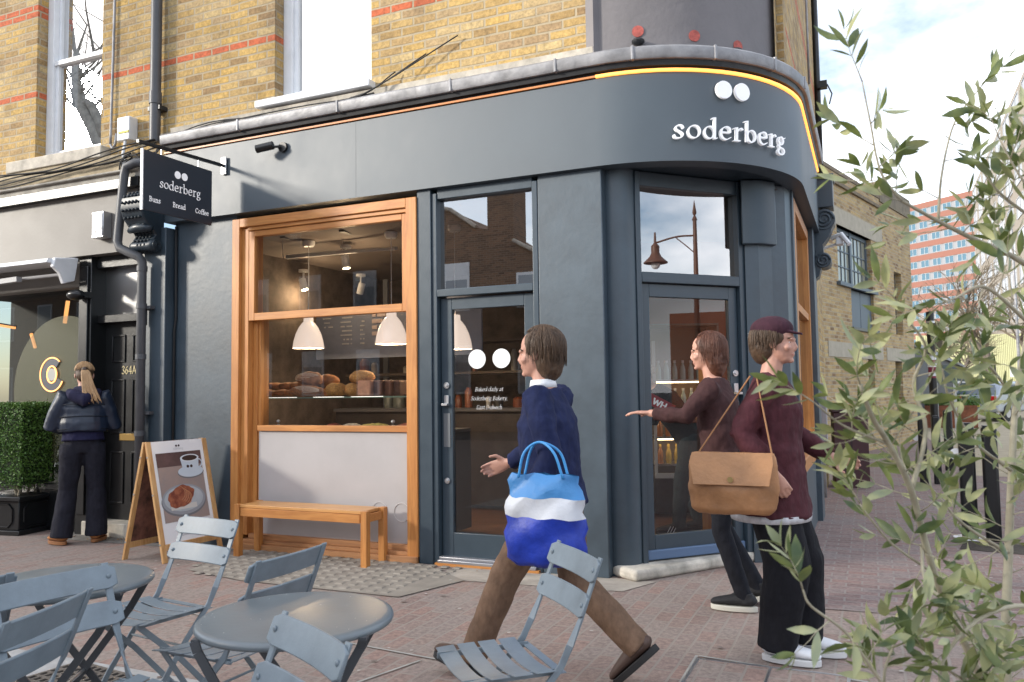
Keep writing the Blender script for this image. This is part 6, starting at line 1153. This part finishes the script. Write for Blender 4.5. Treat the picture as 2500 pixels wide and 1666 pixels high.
# street things beyond
t = thing('black_signpost', 'short black post with a small box and maroon and white stickers', 'post', (1.13, 18.2, 0)); MB().cyl((0, 0, 0), (0, 0, 2.85), .075, 16).build('post', 'black', t, smooth=True); MB().box(-.02, .20, -.06, .06, 2.10, 2.62).build('sign_box', mat('bronze box', (.10, .085, .05), .5), t, bevel=.01)
mb = MB().tube([(0, 0, 1.95), (0, 0, 2.0)], .079, 16).tube([(0, 0, 2.62), (0, 0, 2.66)], .079, 16); mb.build('strap', 'metal', t, each=1)
mb = MB(); mb.tube([(0, 0, 1.52), (0, 0, 1.98)], .078, 16); mb.build('sticker_band', mat('maroon sticker', (.20, .02, .05), .6), t); mb = MB()
for z in (1.88, 1.74, 1.56): mb.tube([(0, 0, z), (0, 0, z+.07)], .0795, 16)
mb.build('sticker_print', 'white', t)
def bollard(x, y, w, h, label, disc=False):
    t = thing('bollard', label, 'bollard', (x, y, 0)); MB().box(-w/2, w/2, -w*.4, w*.4, 0, h).build('post', 'black', t, bevel=w*.18, seg=3)
    MB().box(-w*.42, w*.42, -w*.34, w*.34, h, h+.012).build('cap', 'dkmetal', t, bevel=.004)
    if disc: MB().disc((-w*.5-.02, -.01, h-.27), .052, (-.25, -1, 0), 24, .006).build('reflector', 'white', t)
    return t
bollard(.62, 12.6, .11, .93, 'black bollard with a reflector close to the end of the brick wall', True); bollard(.80, 12.75, .10, .94, 'black bollard directly right of the one by the brick wall'); bollard(1.10, 14.78, .13, .96, 'slimmer looking black bollard in the middle of the path')
bb = bollard(.76, 8.35, .13, 1.02, 'tall black bollard with white reflector on a silver base plate, nearest at the right', True); MB().lathe([(0, .012), (.14, .012), (.145, .0), (0, 0)], (0, 0, 0), 28).build('base_plate', 'metal', bb); bollard(.93, 8.25, .12, 1.0, 'black bollard just right of the one with the silver base plate'); bollard(1.80, 9.4, .16, 1.0, 'wide black bollard at the right edge behind the olive branches')
t = thing('rusty_planter', 'rust brown steel planter filled with green shrubs', 'planter', (2.3, 29.9, 0)); B(-.75, .75, -.4, .4, 0, .72).build('box', mat('rusted steel', (.22, .08, .04), .85, var=.35), t, bevel=.01)
rnd = random.Random(21); leafcloud('shrubs', 'leaf_box', [(rnd.uniform(-.8, .8), rnd.uniform(-.4, .4), .72+abs(rnd.gauss(0, .14))) for i in range(1500)], .045, rnd, t)
t = thing('street_map_board', 'grey information board on two pale posts above the planter', 'sign board', tuple(at_z(2340, 1010, 0))); t.location = (2.0, 28.0, 0)
MB().box(-.35, .35, -.02, .02, 1.45, 2.0).box(.35, .95, -.02, .02, 1.35, 1.6).build('board', mat('board grey', (.09, .12, .12), .4), t, bevel=.01); MB().box(-.22, -.14, -.03, .03, 0, 1.45).box(.28, .36, -.03, .03, 0, 1.45).build('post', 'metal', t); MB().box(.40, .48, -.03, -.021, 1.42, 1.5).box(.75, .82, -.03, -.021, 1.4, 1.47).box(.84, .91, -.03, -.021, 1.4, 1.47).box(.52, .72, -.03, -.021, 1.44, 1.48).build('pictogram', 'white', t)
t = thing('tall_lamp_post', 'tall slim silver lamp post rising behind the olive branches', 'lamp post'); a = at_z(2494, 1005, 0); MB().tube([a, a+V((0, 0, 4)), a+V((-.02, 0, 9)), a+V((-.05, 0, 11))], [.085, .07, .055, .045], 14).build('column', 'lead', t, smooth=2); MB().tube([a+V((0, 0, 10.6)), a+V((-.5, -.2, 11.1)), a+V((-1.0, -.4, 11.2))], .03, 8).box(a.x-1.5, a.x-.9, a.y-.6, a.y-.3, 11.15, 11.25).build('lantern_arm', 'lead', t)
t = thing('parking_sign', 'white parking sign plate on the lamp post behind the trees', 'sign', tuple(a)); MB().box(-.42, -.08, -.14, -.12, 1.75, 2.15).build('plate', 'white', t, bevel=.005); MB().tube([(-.25+.09*math.cos(k*PI/10), -.145, 1.97+.09*math.sin(k*PI/10)) for k in range(21)], .012, 5).box(-.27, -.23, -.15, -.142, 1.9, 2.03).build('symbol', 'black', t)
# car
t = thing('parked_car', 'pale silver hatchback with red tail lights parked behind the planter', 'car', (4.55, 36.5, 0), -.55)
body = [(-2.1, .35), (-2.15, .75), (-2.05, .95), (-1.85, 1.0), (-1.55, 1.40), (-1.2, 1.50), (.2, 1.48), (.95, 1.0), (1.9, .88), (2.15, .65), (2.15, .35)]
mb = MB().prism([(-.86, y, z) for y, z in body], (1.72, 0, 0)); cb = mb.build('body', mat('silver car paint', (.42, .46, .50), .25, metal=.4, coat=.8), t, bevel=.07, seg=3)
MB().prism([(-.875, -1.62, 1.02), (-.875, -1.42, 1.36), (-.875, .15, 1.38), (-.875, .75, 1.0)], (1.75, 0, 0)).prism([(-.68, -1.93, 1.0), (.68, -1.93, 1.0), (.6, -1.66, 1.36), (-.6, -1.66, 1.36)], (0, .02, 0)).build('window', mat('car glass', (.10, .13, .15), .08), t)
for sx in (-.62, .62): MB().box(sx-.20, sx+.20, -2.17, -2.0, .78, .95).build('tail_light', mat('tail lamp', (.55, .02, .02), .2), t, bevel=.02)
MB().box(-.26, .26, -2.18, -2.12, .55, .66).build('number_plate', mat('plate', (.6, .5, .1), .5), t)
for y in (-1.35, 1.35):
    for sx in (-.80, .80): w_ = MB().cyl((sx-.09, y, .32), (sx+.09, y, .32), .32, 24).build('wheel', 'rubber', t, bevel=.02); MB().cyl((sx-.095, y, .32), (sx+.095, y, .32), .18, 16).build('rim', 'metal', w_)
# bare trees
def bare(name, label, base, h, seed, spread=.55, dens=6):
    t = thing(name, label, 'tree', base); r_ = random.Random(seed); tk = MB(); cr_ = MB()
    def grow(p, d, ln, rad, lv):
        q = p+d*ln; mid = p.lerp(q, .5)+V((r_.gauss(0, 1), r_.gauss(0, 1), 0))*ln*.05; (tk if lv < 2 else cr_).tube([p, mid, q], [rad, rad*.85, rad*.7], 6 if lv < 2 else 3, cap=False)
        if lv >= dens: return
        for k in range(3 if lv < 5 else 2):
            dd = (d+V((r_.gauss(0, 1), r_.gauss(0, 1), r_.gauss(.15, .5)))*spread).normalized(); grow(p.lerp(q, r_.uniform(.6, 1)), dd, ln*r_.uniform(.62, .86), rad*.62, lv+1)
    grow(V((0, 0, 0)), V((0, 0, 1)), h*.25, h*.022, 0); tk.build('trunk', mat('bare bark', (.12, .10, .08), .9), t, smooth=2); cr_.build('crown', mat('bare twigs', (.16, .13, .09), .9), t, fix=False)
a = at_d(2425, 940, 42); bare('bare_tree', 'large leafless tree with a dense tangle of twigs at the right', (a.x, a.y, 0), 10.5, 3, .52, 7); a = at_d(2350, 940, 60); bare('bare_tree', 'smaller leafless tree left of the large one, before the tower', (a.x, a.y, 0), 9, 9, .5, 7); a = at_d(2520, 940, 50); bare('bare_tree', 'leafless tree cut by the right edge of the picture', (a.x, a.y, 0), 12, 5, .5, 6)
# ---- olive tree close to the camera
M['olive_leaf'] = m = mat('olive leaf', (.07, .10, .04), .42, spec=.4); n = m.node_tree.nodes; l = m.node_tree.links; p = n['Principled BSDF']
ge = n.new('ShaderNodeNewGeometry'); oi = n.new('ShaderNodeTexNoise'); oi.inputs['Scale'].default_value = 22; tcn = n.new('ShaderNodeTexCoord'); l.new(tcn.outputs['Object'], oi.inputs['Vector'])
r1 = n.new('ShaderNodeValToRGB'); r1.color_ramp.elements[0].color = (.040, .075, .038, 1); r1.color_ramp.elements[1].color = (.20, .24, .08, 1); r1.color_ramp.elements[0].position = .35; r1.color_ramp.elements[1].position = .65; l.new(oi.outputs['Fac'], r1.inputs[0])
r2 = n.new('ShaderNodeValToRGB'); r2.color_ramp.elements[0].color = (.26, .30, .20, 1); r2.color_ramp.elements[1].color = (.50, .50, .26, 1); r2.color_ramp.elements[0].position = .35; r2.color_ramp.elements[1].position = .65; l.new(oi.outputs['Fac'], r2.inputs[0])
mxo = n.new('ShaderNodeMix'); mxo.data_type = 'RGBA'; l.new(ge.outputs['Backfacing'], mxo.inputs['Factor']); l.new(r1.outputs[0], mxo.inputs['A']); l.new(r2.outputs[0], mxo.inputs['B']); l.new(mxo.outputs['Result'], p.inputs['Base Color'])
tl = n.new('ShaderNodeBsdfTranslucent'); tl.inputs[0].default_value = (.22, .27, .05, 1); ms = n.new('ShaderNodeMixShader'); ms.inputs[0].default_value = .22; l.new(p.outputs[0], ms.inputs[1]); l.new(tl.outputs[0], ms.inputs[2]); l.new(ms.outputs[0], n['Material Output'].inputs[0])
ot = thing('olive_tree', 'olive tree with narrow silvery green leaves close to the camera at the right', 'tree'); rnd = random.Random(31)
wood = MB(); lv = []; lf = []
def leaf(p, d, ln):
    d = d.normalized(); s_ = d.cross(V((rnd.gauss(0, 1), rnd.gauss(0, 1), rnd.gauss(0, 1)))).normalized(); n_ = d.cross(s_); w_ = ln*rnd.uniform(.10, .17); bend = rnd.uniform(-.12, .12)*ln; k = len(lv)
    prof = ((0, .05), (.2, .7), (.45, 1), (.72, .75), (1, .03))
    for u, ww in prof: c = p+d*(ln*u)+n_*(bend*4*u*(1-u)); lv.extend([c-s_*(w_*ww)+n_*(w_*ww*.25), c, c+s_*(w_*ww)+n_*(w_*ww*.25)])
    for i in range(4): o_ = k+i*3; lf.extend([(o_, o_+1, o_+4, o_+3), (o_+1, o_+2, o_+5, o_+4)])
def twig(p, d, ln, rad, leafn):
    pts = [p]; dd = d.normalized()
    for i in range(5): dd = (dd+V((rnd.gauss(0, .13), rnd.gauss(0, .13), rnd.gauss(-.02, .13)))).normalized(); pts.append(pts[-1]+dd*ln/5)
    wood.tube(pts, [rad*(1-.15*i) for i in range(6)], 5)
    for i in range(leafn):
        f_ = (i+1)/leafn*5; j = min(int(f_), 4); c = pts[j].lerp(pts[j+1], f_-j); ax = (pts[j+1]-pts[j]).normalized(); s_ = ax.cross(V((rnd.gauss(0, 1), rnd.gauss(0, 1), rnd.gauss(0, 1)))).normalized()
        for q_ in (1, -1):
            if rnd.random() < .88: leaf(c, ax*.8+s_*q_*.8, rnd.uniform(.044, .074)*(1 if i < leafn-1 else .8))
    leaf(pts[-1], dd, .045)
br = [  # main stems as (x, y, distance) read off the photograph, each with its own depth
 ([(2470, 1900, 1.75), (2455, 1600, 1.75), (2462, 1350, 1.8), (2470, 1150, 1.8), (2480, 980, 1.85), (2510, 800, 1.9)], .012, 30, .15),
 ([(2440, 1750, 1.7), (2350, 1560, 1.66), (2280, 1400, 1.6), (2225, 1200, 1.55), (2170, 1085, 1.5), (2130, 1020, 1.45), (2100, 940, 1.42)], .009, 30, .13),
 ([(2225, 1200, 1.55), (2260, 1050, 1.6), (2230, 940, 1.62), (2260, 850, 1.6), (2215, 780, 1.58)], .005, 12, .13),
 ([(2170, 1085, 1.5), (2060, 1040, 1.45), (1990, 985, 1.42)], .003, 4, .09),
 ([(2280, 1400, 1.6), (2180, 1330, 1.55), (2120, 1260, 1.5), (2100, 1230, 1.5)], .003, 3, .08),
 ([(2560, 680, 1.9), (2460, 620, 1.8), (2380, 585, 1.7), (2290, 540, 1.65), (2200, 490, 1.6)], .007, 13, .13),
 ([(2200, 490, 1.6), (2150, 420, 1.6), (2125, 300, 1.6), (2105, 200, 1.6)], .003, 7, .11),
 ([(2290, 540, 1.65), (2300, 420, 1.65), (2330, 300, 1.7), (2380, 230, 1.7)], .003, 4, .10),
 ([(2560, 560, 1.7), (2450, 480, 1.7), (2400, 420, 1.7)], .004, 8, .12),
 ([(2560, 520, 1.6), (2490, 430, 1.6), (2440, 340, 1.6)], .003, 5, .10),
 ([(2570, 850, 1.7), (2480, 760, 1.6), (2400, 700, 1.55), (2330, 730, 1.5)], .005, 7, .12),
 ([(2470, 1150, 1.8), (2380, 1080, 1.7), (2320, 980, 1.62), (2300, 900, 1.6)], .004, 9, .12),
 ([(2462, 1350, 1.8), (2380, 1300, 1.65), (2330, 1260, 1.6), (2290, 1210, 1.6)], .004, 7, .11),
 ([(2600, 1500, 1.5), (2480, 1480, 1.45), (2380, 1520, 1.42), (2310, 1600, 1.4), (2290, 1680, 1.4)], .005, 8, .10),
 ([(2200, 1740, 1.4), (2120, 1620, 1.36), (2060, 1540, 1.34), (1980, 1480, 1.32), (1960, 1440, 1.32)], .0035, 6, .08),
 ([(2160, 1740, 1.45), (2160, 1640, 1.42), (2190, 1560, 1.42), (2220, 1520, 1.42)], .003, 7, .08),
 ([(2480, 980, 1.85), (2420, 900, 1.75), (2360, 850, 1.7)], .004, 8, .12),
 ([(2440, 1750, 1.7), (2380, 1680, 1.5), (2320, 1640, 1.45), (2260, 1590, 1.42)], .004, 9, .09),
 ([(2250, 1330, 1.6), (2260, 1420, 1.5), (2320, 1480, 1.45), (2370, 1560, 1.45)], .0035, 8, .09)]
for pts, rad, nt_, tl_ in br:
    P = crv([at_d(*p) for p in pts], 5); wood.tube(P, [rad*(1-.6*i/len(P)) for i in range(len(P))], 7)
    for i in range(int(nt_*.8)):
        f_ = (i+.6)/nt_*(len(P)-1); f_ = max(f_, (len(P)-1)*.12) if rad > .008 else f_; j = min(int(f_), len(P)-2); c = P[j].lerp(P[j+1], f_-j); ax = (P[j+1]-P[j]).normalized(); s_ = ax.cross(V((rnd.gauss(0, 1), rnd.gauss(0, 1), rnd.gauss(0, 1)))).normalized()
        twig(c, ax*.6+s_, tl_*rnd.uniform(.6, 1.15), .0014, rnd.choice((2, 3, 3, 4)))
    twig(P[-1], P[-1]-P[-2], tl_, .0014, 6)
wood.tube([at_d(2500, 2600, 1.75), at_d(2480, 2200, 1.75), at_d(2470, 1900, 1.75)], [.022, .018, .012], 10)
wood.build('trunk', mat('pale olive bark', (.36, .33, .24), .8, var=.2, vscale=30), ot, smooth=2); MB().add(lv, lf).build('crown', 'olive_leaf', ot, smooth=2, fix=False)
# ---- opposite side of the street, seen in the glass and shading the pavement
def house(name, label, x0, x1, y, zt, m, roof=0, chim=()):
    t = thing(name, label, 'building'); mb = MB().box(x0, x1, y-8, y, 0, zt)
    if roof: mb.prism([(x0, y, zt), (x0, y-4, zt+roof), (x0, y-8, zt)], (x1-x0, 0, 0))
    mb.build('wall', m, t)
    for cx in chim: B(cx-.6, cx+.6, y-1.5, y-.6, zt-1, zt+roof+1.6).build('chimney', m, t)
    w_ = max(1.8, (x1-x0)/max(1, round((x1-x0)/2.8)))
    for i in range(int((x1-x0)/w_)):
        for z in np.arange(1.2, zt-1.5, 3.0): f_ = B(x0+i*w_+.75, x0+i*w_+1.75, y+.001, y+.05, z, z+1.7).build('window', 'white', t); B(x0+i*w_+.82, x0+i*w_+1.68, y+.03, y+.06, z+.07, z+1.63).build('pane', mat('opp glass', (.3, .34, .38), .1) if 'opp glass' not in bpy.data.materials else bpy.data.materials['opp glass'], f_)
house('opposite_house', 'tall brown brick terrace across the road on the left', -60, -27, -15, 10.8, 'brown'); house('opposite_house', 'low brown brick house across the road behind the camera', -8.5, 6, -15, 5.2, 'brown', 1.2)
house('opposite_house', 'red brick house at the end of the road on the right', 26, 40, 10, 4.5, 'red')
t = thing('opposite_house', 'gabled brown brick house across the road with a tall chimney', 'building')
ol = [(-26, 0), (-26, 10.2), (-22.8, 10.2), (-15.1, 8.5), (-14.1, 8.0), (-13.4, 7.8), (-12.4, 7.1), (-12, 7.0), (-12, 7.0), (-11, 6.5), (-9.9, 5.9), (-9, 5.4), (-9, 0)]
MB().prism([(x, -13.5, z) for x, z in ol], (0, -7, 0)).build('wall', 'brown', t); B(-12, -11, -14.6, -13.52, 5, 10.4).build('chimney', 'brown', t); MB().tube([(x, -13.42, z+.03) for x, z in ol[2:7]], .07, 6).tube([(x, -13.42, z+.03) for x, z in ol[9:12]], .07, 6).build('verge', 'concrete', t)
for x in (-24.5, -22, -19.5, -17, -13.2, -10.4):
    for z in (1.3, 4.2): f_ = B(x-.5, x+.5, -13.5, -13.44, z, z+1.7 if x < -12 else z+1.2).build('window', 'white', t); B(x-.42, x+.42, -13.46, -13.43, z+.08, z+1.1).build('pane', bpy.data.materials['opp glass'], f_)
t = thing('street_lamp', 'ornate brown street lamp with hanging lantern and scroll arm reflected in the corner transom', 'street lamp', (9.6, 5.1, 0)); sm = mat('brown iron', (.12, .05, .03), .5)
MB().tube([(0, 0, 0), (0, 0, 3.9), (0, 0, 4.95)], [.07, .05, .04], 12).lathe([(.06, 4.95), (.02, 5.05), (.045, 5.1), (0, 5.4)]).build('column', sm, t, smooth=True); MB().tube(crv([(0, 0, 4.62), (0, -.4, 4.62), (0, -.85, 4.52)], 6), .020, 8).tube([(0, -.02, 4.25), (0, -.2, 4.42), (0, -.4, 4.60)], .012, 6).build('scroll_arm', sm, t); MB().lathe([(.02, 4.75), (.03, 4.52), (.09, 4.45), (.09, 4.3), (.13, 4.22), (.26, 4.10), (.26, 4.08), (0, 4.08)], (0, -.85, 0), 24).build('lantern', sm, t, smooth=True); MB().ell((0, -.85, 4.05), (.10, .10, .10)).build('globe', 'white', t)

def mir(px, py, D=14.0): q_ = at_y(px, py, 5.98+D); return V((q_.x, 5.98-D, q_.z))
t = thing('street_tree', 'pollarded tree across the road, mirrored in the upper left window', 'tree'); b0 = mir(262, 420); MB().tube([V((b0.x, b0.y, 0)), b0, mir(250, 360), mir(228, 310), mir(200, 262), mir(186, 200), mir(184, 130)], [.42, .36, .30, .26, .22, .18, .13], 12).tube([mir(252, 350), mir(244, 300), mir(226, 262), mir(214, 250), mir(196, 262)], [.2, .18, .16, .14, .12], 10).build('trunk', mat('street tree bark', (.30, .29, .26), .9, var=.3), t, smooth=2)
mb = MB(); rr = random.Random(5)
for k in range(26):
    p = mir(rr.choice((186, 184, 226, 262)), rr.choice((130, 150, 262, 200))); mb.tube([p, p+V((rr.gauss(0, .8), rr.gauss(0, .5), rr.uniform(.6, 1.6))), p+V((rr.gauss(0, 1.3), rr.gauss(0, .8), rr.uniform(1.8, 3)))], [.06, .035, .01], 5)
mb.build('crown', bpy.data.materials['street tree bark'], t)
